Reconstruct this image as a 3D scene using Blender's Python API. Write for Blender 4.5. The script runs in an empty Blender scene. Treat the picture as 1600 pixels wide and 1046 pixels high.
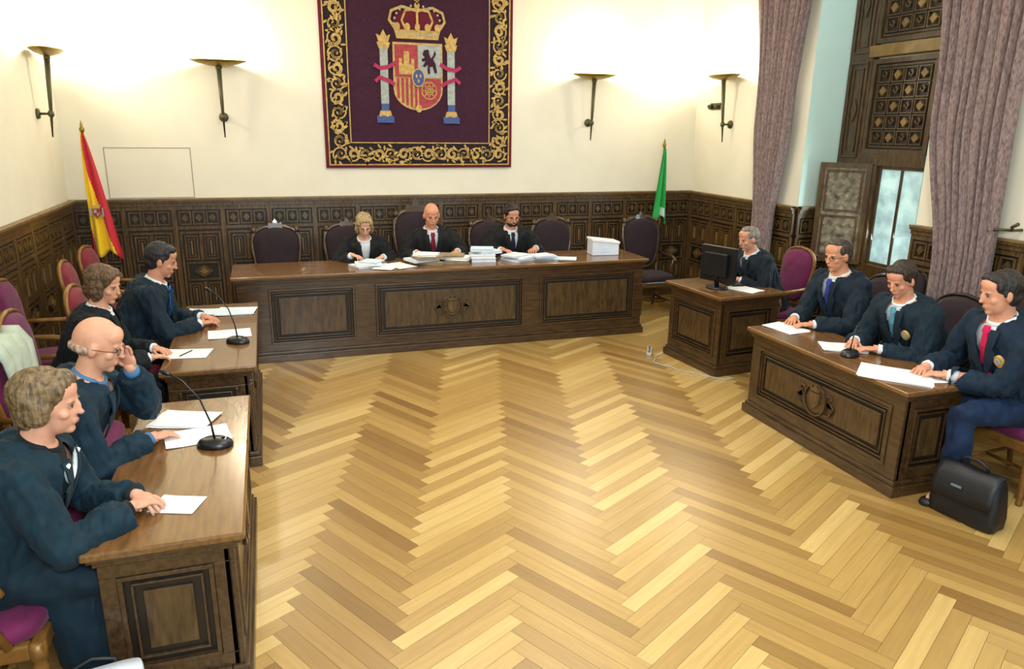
import bpy, bmesh, math, random
from mathutils import Vector, Matrix, noise
random.seed(7)
PI = math.pi
R = math.radians
scene = bpy.context.scene
col = scene.collection
scene.view_settings.view_transform = 'Standard'

# ------------------------------------------------------------------ materials
def S(r, g, b):
    f = lambda c: (c/255/12.92) if c/255 <= .04045 else ((c/255+.055)/1.055)**2.4
    return (f(r), f(g), f(b))

def mat(name, c, rough=.5, metal=0, var=.15, scale=8, bump=0., stretch=(1, 1, 1), sheen=0., emit=0., spec=.5, coat=0.):
    m = bpy.data.materials.new(name); m.use_nodes = True
    nt = m.node_tree; N = nt.nodes; L = nt.links
    b = N['Principled BSDF']
    tc = N.new('ShaderNodeTexCoord'); mp = N.new('ShaderNodeMapping')
    mp.inputs['Scale'].default_value = stretch
    nz = N.new('ShaderNodeTexNoise'); nz.inputs['Scale'].default_value = scale; nz.inputs['Detail'].default_value = 5
    cr = N.new('ShaderNodeValToRGB')
    cr.color_ramp.elements[0].position = .3; cr.color_ramp.elements[1].position = .7
    cr.color_ramp.elements[0].color = tuple(max(0, x*(1-var)) for x in c)+(1,)
    cr.color_ramp.elements[1].color = tuple(min(1, x*(1+var)) for x in c)+(1,)
    L.new(tc.outputs['Object'], mp.inputs['Vector']); L.new(mp.outputs[0], nz.inputs['Vector'])
    L.new(nz.outputs['Fac'], cr.inputs[0]); L.new(cr.outputs[0], b.inputs['Base Color'])
    b.inputs['Roughness'].default_value = rough; b.inputs['Metallic'].default_value = metal
    b.inputs['Specular IOR Level'].default_value = spec
    b.inputs['Sheen Weight'].default_value = sheen
    b.inputs['Coat Weight'].default_value = coat
    if emit:
        b.inputs['Emission Color'].default_value = tuple(c)+(1,); b.inputs['Emission Strength'].default_value = emit
    if bump:
        bp = N.new('ShaderNodeBump'); bp.inputs['Strength'].default_value = bump; bp.inputs['Distance'].default_value = .02
        L.new(nz.outputs['Fac'], bp.inputs['Height']); L.new(bp.outputs[0], b.inputs['Normal'])
    return m

M = {}
M['wall'] = mat('wall_plaster', S(236, 230, 211), .85, var=.03, scale=2.5, bump=.05)
M['niche'] = mat('niche_plaster_daylight', S(206, 230, 220), .85, var=.03, scale=2.5, bump=.05)  # cool daylight on the reveals put into the plaster colour
M['ceil'] = mat('ceiling_plaster', S(235, 230, 215), .9, var=.02)
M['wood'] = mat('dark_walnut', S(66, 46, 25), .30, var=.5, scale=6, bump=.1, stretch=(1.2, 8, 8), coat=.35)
M['woodv'] = mat('walnut_wainscot', S(88, 66, 37), .33, var=.5, scale=6, bump=.12, stretch=(8, 8, 1.2), coat=.25)
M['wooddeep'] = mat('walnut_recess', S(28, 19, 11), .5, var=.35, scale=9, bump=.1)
M['shade'] = mat('walnut_shutter', S(72, 53, 29), .34, var=.5, scale=7, bump=.12, stretch=(6, 6, 1.2), coat=.2)
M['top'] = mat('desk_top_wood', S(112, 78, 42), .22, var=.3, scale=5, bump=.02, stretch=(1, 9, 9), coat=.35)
M['rail'] = mat('light_rail_wood', S(122, 96, 52), .4, var=.3, scale=8)
M['gilt'] = mat('gilded_wood', S(132, 92, 42), .4, metal=.25, var=.3, scale=14)
M['brass'] = mat('brushed_brass', S(150, 126, 54), .35, metal=.8, var=.15, scale=20)
M['iron'] = mat('dark_iron', S(84, 82, 58), .45, metal=.6, var=.2)
M['purple'] = mat('purple_velvet', S(98, 6, 68), .8, var=.3, scale=12, bump=.15, sheen=.12)
M['crim'] = mat('crimson_velvet', S(116, 6, 34), .8, var=.3, scale=12, bump=.15, sheen=.12)
M['blackvel'] = mat('black_plum_velvet', S(32, 9, 22), .8, var=.35, scale=12, bump=.15, sheen=.06)
M['black'] = mat('black_plastic', S(16, 18, 22), .35, var=.1)
M['leather'] = mat('black_leather', S(12, 16, 22), .5, var=.2, scale=30, bump=.04)
M['steel'] = mat('steel', S(170, 175, 180), .3, metal=.9, var=.1)
M['paper'] = mat('white_paper', S(236, 238, 238), .8, var=.03, scale=4)
M['paperb'] = mat('bluish_paper', S(205, 222, 235), .8, var=.06, scale=6)
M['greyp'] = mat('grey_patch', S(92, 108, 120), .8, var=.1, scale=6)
M['file'] = mat('buff_file', S(150, 132, 104), .8, var=.25, scale=9)
M['card'] = mat('white_card', S(216, 222, 234), .7, var=.08, scale=7)
M['curtain'] = mat('mauve_curtain', S(130, 110, 108), .8, var=.5, scale=26, bump=.1, stretch=(3, 3, 1), sheen=.1)
M['glass'] = mat('window_glass', S(176, 214, 222), .05, var=.6, scale=5, emit=.35)
M['carvepale'] = mat('carving_pale_sheen', S(112, 102, 82), .5, var=.7, scale=16, bump=.2)  # wood paled so the sheen of reflected light sits in its colour
M['shirt'] = mat('white_shirt', S(215, 222, 228), .8, var=.05, scale=14, bump=.1)
M['shirtb'] = mat('blue_shirt', S(70, 116, 160), .8, var=.08, scale=14, bump=.1)
M['eyew'] = mat('eye_white', S(158, 140, 128), .4, var=.02)
M['eyed'] = mat('eye_dark', S(40, 28, 22), .3, var=.05)
M['lip'] = mat('lips', S(156, 94, 82), .5, var=.08)
M['gold'] = mat('gold_thread', S(190, 156, 88), .7, var=.3, scale=25)
M['tapfield'] = mat('maroon_tapestry', S(54, 14, 40), .9, var=.25, scale=30, bump=.15)
M['tapblack'] = mat('black_tapestry_border', S(30, 18, 26), .9, var=.3, scale=30)
M['tapred'] = mat('crimson_tapestry_edge', S(100, 18, 40), .9, var=.2, scale=20)
M['red'] = mat('red_thread', S(160, 58, 66), .8, var=.25, scale=30)
M['silver'] = mat('silver_thread', S(160, 168, 162), .7, var=.2, scale=30)
M['bluet'] = mat('blue_thread', S(66, 84, 140), .8, var=.2, scale=30)
M['pinkt'] = mat('magenta_ribbon', S(166, 40, 84), .8, var=.15, scale=30)
M['flagr'] = mat('red_flag_cloth', S(200, 22, 50), .7, var=.1, scale=5, sheen=.2)
M['flagy'] = mat('yellow_flag_cloth', S(250, 205, 20), .7, var=.1, scale=5, sheen=.2)
M['flagg'] = mat('green_flag_cloth', S(20, 160, 72), .7, var=.12, scale=5, sheen=.2)
M['flagw'] = mat('white_flag_cloth', S(200, 226, 212), .7, var=.05, scale=5)
M['cable'] = mat('pale_cable', S(176, 178, 172), .5, var=.05)
M['line'] = mat('panel_gap', S(150, 146, 138), .7, var=.05)
M['glow'] = mat('lamp_glass', S(255, 240, 205), .4, var=.02, emit=3)

# ------------------------------------------------------------------ mesh builder
class MB:
    def __init__(s, M0=None):
        s.v = []; s.f = []; s.m = []; s.sm = []; s.M = M0.copy() if M0 else Matrix.Identity(4); s.mi = 0
    def add(s, vs, fs, smooth=False):
        b = len(s.v); s.v += [s.M @ Vector(v) for v in vs]
        for f in fs:
            s.f.append([b+i for i in f]); s.m.append(s.mi); s.sm.append(smooth)
    def box(s, x0, x1, y0, y1, z0, z1):
        s.add([(x0,y0,z0),(x1,y0,z0),(x1,y1,z0),(x0,y1,z0),(x0,y0,z1),(x1,y0,z1),(x1,y1,z1),(x0,y1,z1)],
              [(3,2,1,0),(4,5,6,7),(0,1,5,4),(1,2,6,5),(2,3,7,6),(3,0,4,7)])
    def loft(s, rings, smooth=True, cap=True):
        n = len(rings[0]); vs = [p for r in rings for p in r]; fs = []
        for k in range(len(rings)-1):
            for i in range(n):
                j = (i+1) % n
                fs.append((k*n+i, k*n+j, (k+1)*n+j, (k+1)*n+i))
        if cap:
            fs.append(tuple(range(n-1, -1, -1))); fs.append(tuple((len(rings)-1)*n+i for i in range(n)))
        s.add(vs, fs, smooth)
    def tube(s, pts, rad, n=10, smooth=True):
        pts = [Vector(p) for p in pts]
        if not isinstance(rad, (list, tuple)): rad = [rad]*len(pts)
        rings = []; prev = None
        for k, p in enumerate(pts):
            if k == 0: d = pts[1]-p
            elif k == len(pts)-1: d = p-pts[k-1]
            else: d = (pts[k+1]-p).normalized()+(p-pts[k-1]).normalized()
            d = d.normalized() if d.length > 1e-9 else Vector((0,0,1))
            if prev is None:
                a = Vector((0,0,1)) if abs(d.z) < .9 else Vector((1,0,0))
                prev = (a-d*a.dot(d)).normalized()
            else:
                prev = (prev-d*prev.dot(d)).normalized()
            q = d.cross(prev)
            rings.append([p+(prev*math.cos(2*PI*i/n)+q*math.sin(2*PI*i/n))*rad[k] for i in range(n)])
        s.loft(rings, smooth)
    def ell(s, c, r, nu=16, nv=10, rot=None):
        rings = []
        for j in range(nv+1):
            t = PI*(.02+.96*j/nv)
            rings.append([(r[0]*math.sin(t)*math.cos(2*PI*i/nu), r[1]*math.sin(t)*math.sin(2*PI*i/nu), -r[2]*math.cos(t)) for i in range(nu)])
        m0 = s.M; s.M = m0 @ Matrix.Translation(c) @ (rot if rot else Matrix.Identity(4))
        s.loft(rings); s.M = m0
    def lathe(s, prof, c=(0,0,0), n=20, smooth=True, ey=1.):
        s.loft([[(c[0]+r*math.cos(2*PI*i/n), c[1]+ey*r*math.sin(2*PI*i/n), c[2]+z) for i in range(n)] for r, z in prof], smooth)
    def prism(s, pts, y0, y1):
        n = len(pts)
        s.add([(p[0], y0, p[1]) for p in pts]+[(p[0], y1, p[1]) for p in pts],
              [tuple(range(n)), tuple(range(2*n-1, n-1, -1))]+[(i, n+i, n+(i+1) % n, (i+1) % n) for i in range(n)])
    def frame(s, x0, x1, z0, z1, t, y0, y1):      # rectangular ring in the XZ plane
        s.box(x0, x1, y0, y1, z0, z0+t); s.box(x0, x1, y0, y1, z1-t, z1)
        s.box(x0, x0+t, y0, y1, z0+t, z1-t); s.box(x1-t, x1, y0, y1, z0+t, z1-t)
    def ribbon(s, pts, w, y0, y1):
        L_ = []; R_ = []
        for k in range(len(pts)):
            a = pts[max(k-1, 0)]; b = pts[min(k+1, len(pts)-1)]
            dx, dz = b[0]-a[0], b[1]-a[1]; l = math.hypot(dx, dz) or 1
            ww = w[k] if isinstance(w, list) else w
            L_.append((pts[k][0]-dz/l*ww/2, pts[k][1]+dx/l*ww/2)); R_.append((pts[k][0]+dz/l*ww/2, pts[k][1]-dx/l*ww/2))
        s.prism(L_+R_[::-1], y0, y1)
    def mesh(s, name='m'):
        me = bpy.data.meshes.new(name); me.from_pydata([tuple(v) for v in s.v], [], s.f)
        me.polygons.foreach_set('material_index', s.m); me.polygons.foreach_set('use_smooth', s.sm)
        bm = bmesh.new(); bm.from_mesh(me); bmesh.ops.recalc_face_normals(bm, faces=bm.faces); bm.to_mesh(me); bm.free()
        return me
    def build(s, name, mats, parent=None, bevel=0, label=None):
        return link(name, s.mesh(name), mats, parent, bevel, label)

def link(name, me, mats, parent=None, bevel=0, label=None):
    o = bpy.data.objects.new(name, me); col.objects.link(o)
    for m in (mats if isinstance(mats, (list, tuple)) else [mats]):
        me.materials.append(m if not isinstance(m, str) else M[m])
    if parent: o.parent = parent
    if bevel:
        b = o.modifiers.new('bevel', 'BEVEL'); b.width = bevel; b.segments = 2; b.limit_method = 'ANGLE'; b.angle_limit = R(40)
    if label: o['label'] = label
    return o

def empty(name, loc=(0,0,0), rz=0):
    o = bpy.data.objects.new(name, None); o.empty_display_size = .1; col.objects.link(o)
    o.location = loc; o.rotation_euler = (0, 0, rz); return o
def tag(o, label, cat, group=None):
    o['label'] = label; o['category'] = cat
    if group: o['group'] = group
    return o
def struct(o):
    o['kind'] = 'structure'; return o
def copy_tree(o, parent=None):
    c = o.copy(); col.objects.link(c)
    if parent: c.parent = parent
    for ch in list(o.children): copy_tree(ch, c)
    return c
def circ(cx, cz, rx, rz, n=20, a0=0, a1=2*PI):
    return [(cx+rx*math.cos(a0+(a1-a0)*i/n), cz+rz*math.sin(a0+(a1-a0)*i/n)) for i in range(n)]
T_ = Matrix.Translation
def RX(a): return Matrix.Rotation(a, 4, 'X')
def RY(a): return Matrix.Rotation(a, 4, 'Y')
def RZ(a): return Matrix.Rotation(a, 4, 'Z')

def remeshed(mb, voxel, smooth=2):
    me = mb.mesh('tmp'); o = bpy.data.objects.new('tmp', me); col.objects.link(o)
    r = o.modifiers.new('r', 'REMESH'); r.mode = 'VOXEL'; r.voxel_size = voxel; r.use_smooth_shade = True
    if smooth:
        sm = o.modifiers.new('s', 'SMOOTH'); sm.factor = .5; sm.iterations = smooth
    bpy.context.view_layer.update()
    out = bpy.data.meshes.new_from_object(o.evaluated_get(bpy.context.evaluated_depsgraph_get()))
    bpy.data.objects.remove(o); bpy.data.meshes.remove(me)
    out.materials.clear()
    return out
def wobble(me, amp, freq, seed=0, st=(1, 1, 1), bias=0.):
    me.update()
    ns = [v.normal.copy() for v in me.vertices]
    for v, n in zip(me.vertices, ns):
        q = Vector((v.co.x*st[0], v.co.y*st[1], v.co.z*st[2]))
        v.co += n*((noise.noise(q*freq+Vector((seed*3.1, seed, 0)))+bias)*amp)

# ------------------------------------------------------------------ camera
th, ps, ro = R(15.77), R(18.4), .0126
F = Vector((math.sin(ps)*math.cos(th), math.cos(ps)*math.cos(th), -math.sin(th)))
R0 = Vector((math.cos(ps), -math.sin(ps), 0)); U0 = R0.cross(F)
Rv = R0*math.cos(ro)+U0*math.sin(ro); Uv = U0*math.cos(ro)-R0*math.sin(ro)
cam = bpy.data.cameras.new('camera'); cam.sensor_width = 36; cam.lens = 36*1140/1600; cam.clip_start = .05
co = bpy.data.objects.new('camera', cam); col.objects.link(co)
mm = Matrix((Rv, Uv, -F)).transposed().to_4x4(); mm.translation = (0, 0, 2.2); co.matrix_world = mm
scene.camera = co

# ------------------------------------------------------------------ room
XL, XR, YB, ZC, YN = -1.98, 5.45, 8.8, 4.5, -1.2
WT = 1.42
def make_floor():
    bm = bmesh.new(); uv = bm.loops.layers.uv.new('UVMap'); cl = bm.loops.layers.float_color.new('tone')
    w = .084; n = 9; g = .0007
    A2 = T_((1.9, 4, 0)) @ RZ(R(29))
    rng = random.Random(3)
    def plank(x0, x1, y0, y1, along):
        c = A2 @ Vector(((x0+x1)/2*w, (y0+y1)/2*w, 0))
        if not (XL-.8 < c.x < 7 and YN-.8 < c.y < YB+.8): return
        p = [(x0*w+g, y0*w+g), (x1*w-g, y0*w+g), (x1*w-g, y1*w-g), (x0*w+g, y1*w-g)]
        vs = [bm.verts.new(A2 @ Vector((a, b, 0))) for a, b in p]
        f = bm.faces.new(vs); t = rng.random(); ox, oy = rng.random()*20, rng.random()*20
        f.material_index = 0
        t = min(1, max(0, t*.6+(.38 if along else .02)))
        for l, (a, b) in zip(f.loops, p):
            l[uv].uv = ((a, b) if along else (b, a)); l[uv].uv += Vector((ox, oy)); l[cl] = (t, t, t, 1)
    K = 110
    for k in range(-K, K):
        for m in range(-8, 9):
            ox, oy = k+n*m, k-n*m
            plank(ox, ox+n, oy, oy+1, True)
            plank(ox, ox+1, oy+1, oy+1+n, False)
    def cut(co_, no):
        bmesh.ops.bisect_plane(bm, geom=bm.verts[:]+bm.edges[:]+bm.faces[:], plane_co=co_, plane_no=no, clear_outer=True)
    cut((XL, 0, 0), (-1, 0, 0)); cut((5.97, 0, 0), (1, 0, 0)); cut((0, YB, 0), (0, 1, 0)); cut((0, YN, 0), (0, -1, 0))
    vs = [bm.verts.new(p) for p in [(XL, YN, -.004), (5.97, YN, -.004), (5.97, YB, -.004), (XL, YB, -.004)]]
    vb = [bm.verts.new(p) for p in [(XL, YN, -.1), (5.97, YN, -.1), (5.97, YB, -.1), (XL, YB, -.1)]]
    f = bm.faces.new(vs); f.material_index = 1
    f = bm.faces.new(vb[::-1]); f.material_index = 1
    for i in range(4):
        f = bm.faces.new([vs[i], vb[i], vb[(i+1) % 4], vs[(i+1) % 4]]); f.material_index = 1
    me = bpy.data.meshes.new('floor'); bm.to_mesh(me); bm.free()
    m = bpy.data.materials.new('herringbone_oak'); m.use_nodes = True; nt = m.node_tree; N = nt.nodes; L = nt.links; b = N['Principled BSDF']
    at = N.new('ShaderNodeAttribute'); at.attribute_name = 'tone'
    cr = N.new('ShaderNodeValToRGB'); e = cr.color_ramp.elements
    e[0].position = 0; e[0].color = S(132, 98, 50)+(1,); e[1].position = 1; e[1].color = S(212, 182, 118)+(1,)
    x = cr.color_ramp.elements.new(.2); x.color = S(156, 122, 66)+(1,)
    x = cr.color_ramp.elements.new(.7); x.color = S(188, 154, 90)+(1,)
    uvn = N.new('ShaderNodeUVMap'); uvn.uv_map = 'UVMap'; mp = N.new('ShaderNodeMapping'); mp.inputs['Scale'].default_value = (3, 45, 1)
    nz = N.new('ShaderNodeTexNoise'); nz.inputs['Scale'].default_value = 1; nz.inputs['Detail'].default_value = 4
    c2 = N.new('ShaderNodeValToRGB'); c2.color_ramp.elements[0].position = .3; c2.color_ramp.elements[0].color = (.82, .79, .75, 1)
    c2.color_ramp.elements[1].position = .65; c2.color_ramp.elements[1].color = (1, 1, 1, 1)
    mx = N.new('ShaderNodeMix'); mx.data_type = 'RGBA'; mx.blend_type = 'MULTIPLY'; mx.inputs[0].default_value = .8
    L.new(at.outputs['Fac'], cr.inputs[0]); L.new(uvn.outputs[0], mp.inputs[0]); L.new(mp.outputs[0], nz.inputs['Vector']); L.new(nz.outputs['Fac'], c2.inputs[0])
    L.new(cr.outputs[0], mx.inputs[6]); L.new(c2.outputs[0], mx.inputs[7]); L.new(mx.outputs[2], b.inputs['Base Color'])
    b.inputs['Roughness'].default_value = .33; b.inputs['Coat Weight'].default_value = .4; b.inputs['Coat Roughness'].default_value = .3
    struct(link('floor', me, [m, M['wooddeep']]))
make_floor()

mb = MB(); mb.box(XL-.2, 6.1, YB, YB+.2, 0, ZC); struct(mb.build('wall_back', 'wall'))
mb = MB(); mb.box(XL-.2, XL, YN, YB, 0, ZC); struct(mb.build('wall_left', 'wall'))
WY0, WY1 = 5.05, 6.63
mb = MB(); mb.box(XR, 6.1, WY1, YB, 0, ZC); mb.box(XR, 6.1, YN, WY0, 0, ZC)
mb.box(5.97, 6.1, WY0, WY1, 0, .86); mb.box(5.97, 6.1, WY0, WY1, 1.9, ZC); mb.box(5.97, 6.1, WY0, 5.45, .86, 1.9); mb.box(5.97, 6.1, 6.1, WY1, .86, 1.9)
struct(mb.build('wall_right', 'wall'))
mb = MB(); mb.box(XR+.002, 5.97, WY1-.012, WY1, WT, ZC); mb.box(XR+.002, 5.97, WY0, WY0+.012, WT, ZC); struct(mb.build('trim_7', 'niche'))  # thin facings that carry the painted daylight tint on both reveals
mb = MB(); mb.box(XL-.2, 6.1, YN, YB+.2, ZC, ZC+.15); struct(mb.build('ceiling', 'ceil'))

def wainscot(name, M0, L, cell=.5):
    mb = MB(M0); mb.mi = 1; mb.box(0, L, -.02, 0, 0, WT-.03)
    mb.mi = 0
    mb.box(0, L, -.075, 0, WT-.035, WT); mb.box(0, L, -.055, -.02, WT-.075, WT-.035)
    mb.box(0, L, -.04, -.02, WT-.12, WT-.075)
    mb.box(0, L, -.05, -.02, 0, .14); mb.box(0, L, -.035, -.02, WT-.335, WT-.30)
    mb.mi = 2; mb.box(0, L, -.082, -.02, WT-.012, WT+.006); mb.mi = 0
    n = max(1, round(L/cell)); c = L/n
    for i in range(n+1):
        x = i*c; mb.box(max(0, x-.025), min(L, x+.025), -.04, -.02, .14, WT-.12)
    for i in range(n):
        x0 = i*c+.038; x1 = (i+1)*c-.038; w = x1-x0
        for k in range(3):      # frieze of small fields
            a = x0+k*w/3+.006; b = x0+(k+1)*w/3-.006
            mb.frame(a, b, WT-.285, WT-.135, .016, -.038, -.02)
            zc = WT-.21; xc = (a+b)/2
            mb.prism([(xc-.035, zc), (xc, zc+.045), (xc+.035, zc), (xc, zc-.045)], -.038, -.02)
        z0, z1 = .17, WT-.36
        mb.frame(x0, x1, z0, z1, .022, -.042, -.02)
        zc = (z0+z1)/2; xc = (x0+x1)/2
        for (a, b, c0, d0) in ((x0+.04, xc-.03, z0+.04, zc-.13), (xc+.03, x1-.04, z0+.04, zc-.13), (x0+.04, xc-.03, zc+.13, z1-.04), (xc+.03, x1-.04, zc+.13, z1-.04)):
            mb.frame(a, b, c0, d0, .018, -.04, -.02)
            mb.frame(a+.034, b-.034, c0+.034, d0-.034, .012, -.034, -.02)
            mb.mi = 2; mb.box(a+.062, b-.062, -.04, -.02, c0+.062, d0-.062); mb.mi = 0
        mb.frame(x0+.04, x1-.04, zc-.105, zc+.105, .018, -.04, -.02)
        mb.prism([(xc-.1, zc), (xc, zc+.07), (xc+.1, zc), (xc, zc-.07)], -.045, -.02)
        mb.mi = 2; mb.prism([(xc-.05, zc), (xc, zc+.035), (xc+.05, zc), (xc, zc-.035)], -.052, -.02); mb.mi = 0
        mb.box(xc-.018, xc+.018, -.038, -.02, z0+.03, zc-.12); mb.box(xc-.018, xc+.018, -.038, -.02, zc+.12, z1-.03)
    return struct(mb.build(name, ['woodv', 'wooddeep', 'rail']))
wainscot('trim_1', T_((XL, YB, 0)), XR-XL)
wainscot('trim_2', T_((XL, YN, 0)) @ RZ(R(90)), YB-.08-YN)
wainscot('trim_3', T_((XR, YB-.08, 0)) @ RZ(R(-90)), YB-.08-WY1)
wainscot('trim_4', T_((XR, WY0, 0)) @ RZ(R(-90)), WY0-YN)
wainscot('trim_5', T_((XR, WY1, 0)), .5, .5)
mb = MB(); mb.frame(-1.6, -.76, WT+.01, 1.96, .007, YB-.004, YB+.001); struct(mb.build('trim_6', 'line'))

# window with carved shutters, set in the niche
win = struct(empty('window_1', (5.97, 0, 0), 0))
W0 = T_((0, WY1, 0)) @ RZ(R(-90))       # local x runs toward the camera, faces the room
def wl(y): return WY1-y
mb = MB(W0)
mb.box(0, wl(6.3), -.08, 0, 0, ZC); mb.box(wl(5.47), wl(WY0), -.08, 0, 0, ZC)
mb.box(wl(6.3), wl(5.47), -.08, 0, 0, .88); mb.box(wl(6.3), wl(5.47), -.08, 0, 1.88, 2.0)
mb.box(wl(6.1), wl(6.05), -.09, -.02, .88, 1.88)
mb.box(wl(6.3), wl(6.1), -.06, 0, .88, 1.88)
for a, b in ((6.58, 6.34), (5.42, 5.12)):
    for c0, d0 in ((.3, 1.0), (1.05, 1.8), (1.95, 2.9), (2.98, 3.9)):
        mb.frame(wl(a), wl(b), c0, d0, .02, -.1, -.08); mb.frame(wl(a)+.05, wl(b)-.05, c0+.06, d0-.06, .014, -.095, -.08)
        q = (wl(a)+wl(b))/2; mb.prism([(q-.04, (c0+d0)/2), (q, (c0+d0)/2+.12), (q+.04, (c0+d0)/2), (q, (c0+d0)/2-.12)], -.1, -.08)
mb.build('window_frame', 'shade', win, .004)
def carved(mb, a, b, c0, d0, y=-.06):
    mb.mi = 1; mb.box(a, b, y+.015, y+.05, c0, d0); mb.mi = 0
    mb.frame(a, b, c0, d0, .045, y-.02, y+.05)
    mb.frame(a+.06, b-.06, c0+.06, d0-.06, .016, y, y+.02)
    xa, xb, za, zb = a+.085, b-.085, c0+.085, d0-.085
    nx, nz = 4, max(3, round((zb-za)/.15))
    for i in range(nx):
        for j in range(nz):
            u0 = xa+(xb-xa)*i/nx+.006; u1 = xa+(xb-xa)*(i+1)/nx-.006; w0 = za+(zb-za)*j/nz+.006; w1 = za+(zb-za)*(j+1)/nz-.006
            uc, wc = (u0+u1)/2, (w0+w1)/2
            mb.mi = 0; mb.frame(u0, u1, w0, w1, .012, y-.008, y+.02)
            mb.mi = 2 if (i+j) % 2 else 0
            if (i+j) % 2: mb.prism([(uc-.042, wc), (uc, wc+.045), (uc+.042, wc), (uc, wc-.045)], y-.015, y+.02)
            else:
                for s in (-1, 1):
                    mb.ribbon([(uc+s*.03*math.cos(t_)*(1-q_/14), wc+s*.004+.04*math.sin(t_)*(1-q_/14)) for q_, t_ in enumerate([k*.55 for k in range(11)])], .012, y-.012, y+.02)
    mb.mi = 0
for (c0, d0) in ((2.0, 2.92), (3.06, 3.7), (3.74, ZC)):
    mb = MB(W0); carved(mb, wl(6.29), wl(5.48), c0, d0-.01); mb.build('shutter_panel', ['shade', 'wooddeep', 'rail'], win)
mb = MB(W0); mb.box(wl(6.32), wl(5.45), -.12, -.05, 2.93, 3.04); mb.build('ledge', 'rail', win, .006)
mb = MB(W0); mb.box(wl(6.05), wl(5.47), -.03, -.022, .88, 1.88); mb.build('pane', 'glass', win)
mb = MB(W0); mb.box(wl(5.77), wl(5.745), -.045, -.02, .88, 1.88); mb.frame(wl(6.05), wl(5.47), .88, 1.88, .03, -.05, -.02)
mb.build('glazing_bar', 'shade', win)
LF = T_((-.08, 6.1, 0)) @ RZ(R(128))
mb = MB(LF)
mb.frame(0, .5, .86, 1.9, .05, -.02, .02); mb.frame(.07, .43, .93, 1.36, .02, -.03, .03); mb.frame(.07, .43, 1.40, 1.83, .02, -.03, .03)
mb.build('open_shutter_frame', 'shade', win)
mb = MB(LF); mb.box(.05, .45, -.012, .012, .9, 1.86)
for i in range(4):
    for j in range(9):
        u = .11+i*.093; z = .98+j*.1
        if abs(z-1.38) < .03: continue
        mb.prism([(u-.034, z), (u, z+.036), (u+.034, z), (u, z-.036)], -.024, .024)
mb.build('open_shutter_carving', 'carvepale', win, label='carved field of open shutter, pale sheen painted in')

# ------------------------------------------------------------------ curtains
def curtain(label, keys, seed, x=5.30):
    t = empty('curtain', (x, (keys[0][1]+keys[0][2])/2, 0)); tag(t, label, 'curtain')
    oy = (keys[0][1]+keys[0][2])/2
    nu, nv = 110, 36; vs = []; fs = []
    zt, zb = keys[0][0], keys[-1][0]
    for j in range(nv+1):
        z = zt+(zb-zt)*j/nv
        for a, b in zip(keys, keys[1:]):
            if b[0] <= z <= a[0]+1e-6: break
        k = (a[0]-z)/(a[0]-b[0]); k = k*k*(3-2*k)
        y0 = a[1]+(b[1]-a[1])*k; y1 = a[2]+(b[2]-a[2])*k
        for i in range(nu+1):
            u = i/nu
            ph = u*2*PI*9+seed+.5*math.sin(z*1.3+u*5)
            vs.append((.04*math.sin(ph)+.012*math.sin(ph*2.3+z*2), y0+(y1-y0)*u-oy+.012*math.cos(ph), z))
    for j in range(nv):
        for i in range(nu):
            a = j*(nu+1)+i; fs.append((a, a+1, a+nu+2, a+nu+1))
    mb = MB(); mb.add(vs, fs, True); o = mb.build('curtain_cloth', 'curtain', t)
    sd = o.modifiers.new('s', 'SOLIDIFY'); sd.thickness = .006
    mb = MB(); mb.tube([(0, keys[0][1]-oy-.06, ZC-.1), (0, keys[0][2]-oy+.06, ZC-.1)], .018, 12)
    for e in (keys[0][1]-oy-.07, keys[0][2]-oy+.07): mb.ell((0, e, ZC-.1), (.035, .035, .035))
    for e in (keys[0][1]-oy+.05, keys[0][2]-oy-.05): mb.box(0, .15, e-.01, e+.01, ZC-.11, ZC-.09)
    mb.build('curtain_rod', 'iron', t)
    return t
curtain('mauve striped curtain falling beside the far edge of the window niche', [(4.42, 6.5, 7.5), (2.4, 6.72, 7.28), (1.2, 6.86, 7.14), (.03, 6.82, 7.2)], 0)
curtain('wide mauve curtain at the near side of the carved shutters', [(4.42, 4.15, 5.12), (2.4, 4.2, 4.95), (1.1, 4.18, 4.68), (.03, 4.1, 4.66)], 2)
tb = MB(); tb.tube([(5.45, 4.08, 1.5), (5.36, 4.08, 1.5), (5.3, 4.05, 1.53), (5.28, 3.99, 1.56)], [.012, .010, .011, .014], 10)
tb.tube([(5.36, 4.08, 1.5), (5.3, 4.16, 1.5), (5.28, 4.22, 1.48)], [.010, .011, .014], 10)
tag(tb.build('tieback_hook', 'iron'), 'dark forked metal tieback hook on the right wall beside the wide curtain', 'hook')

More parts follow.
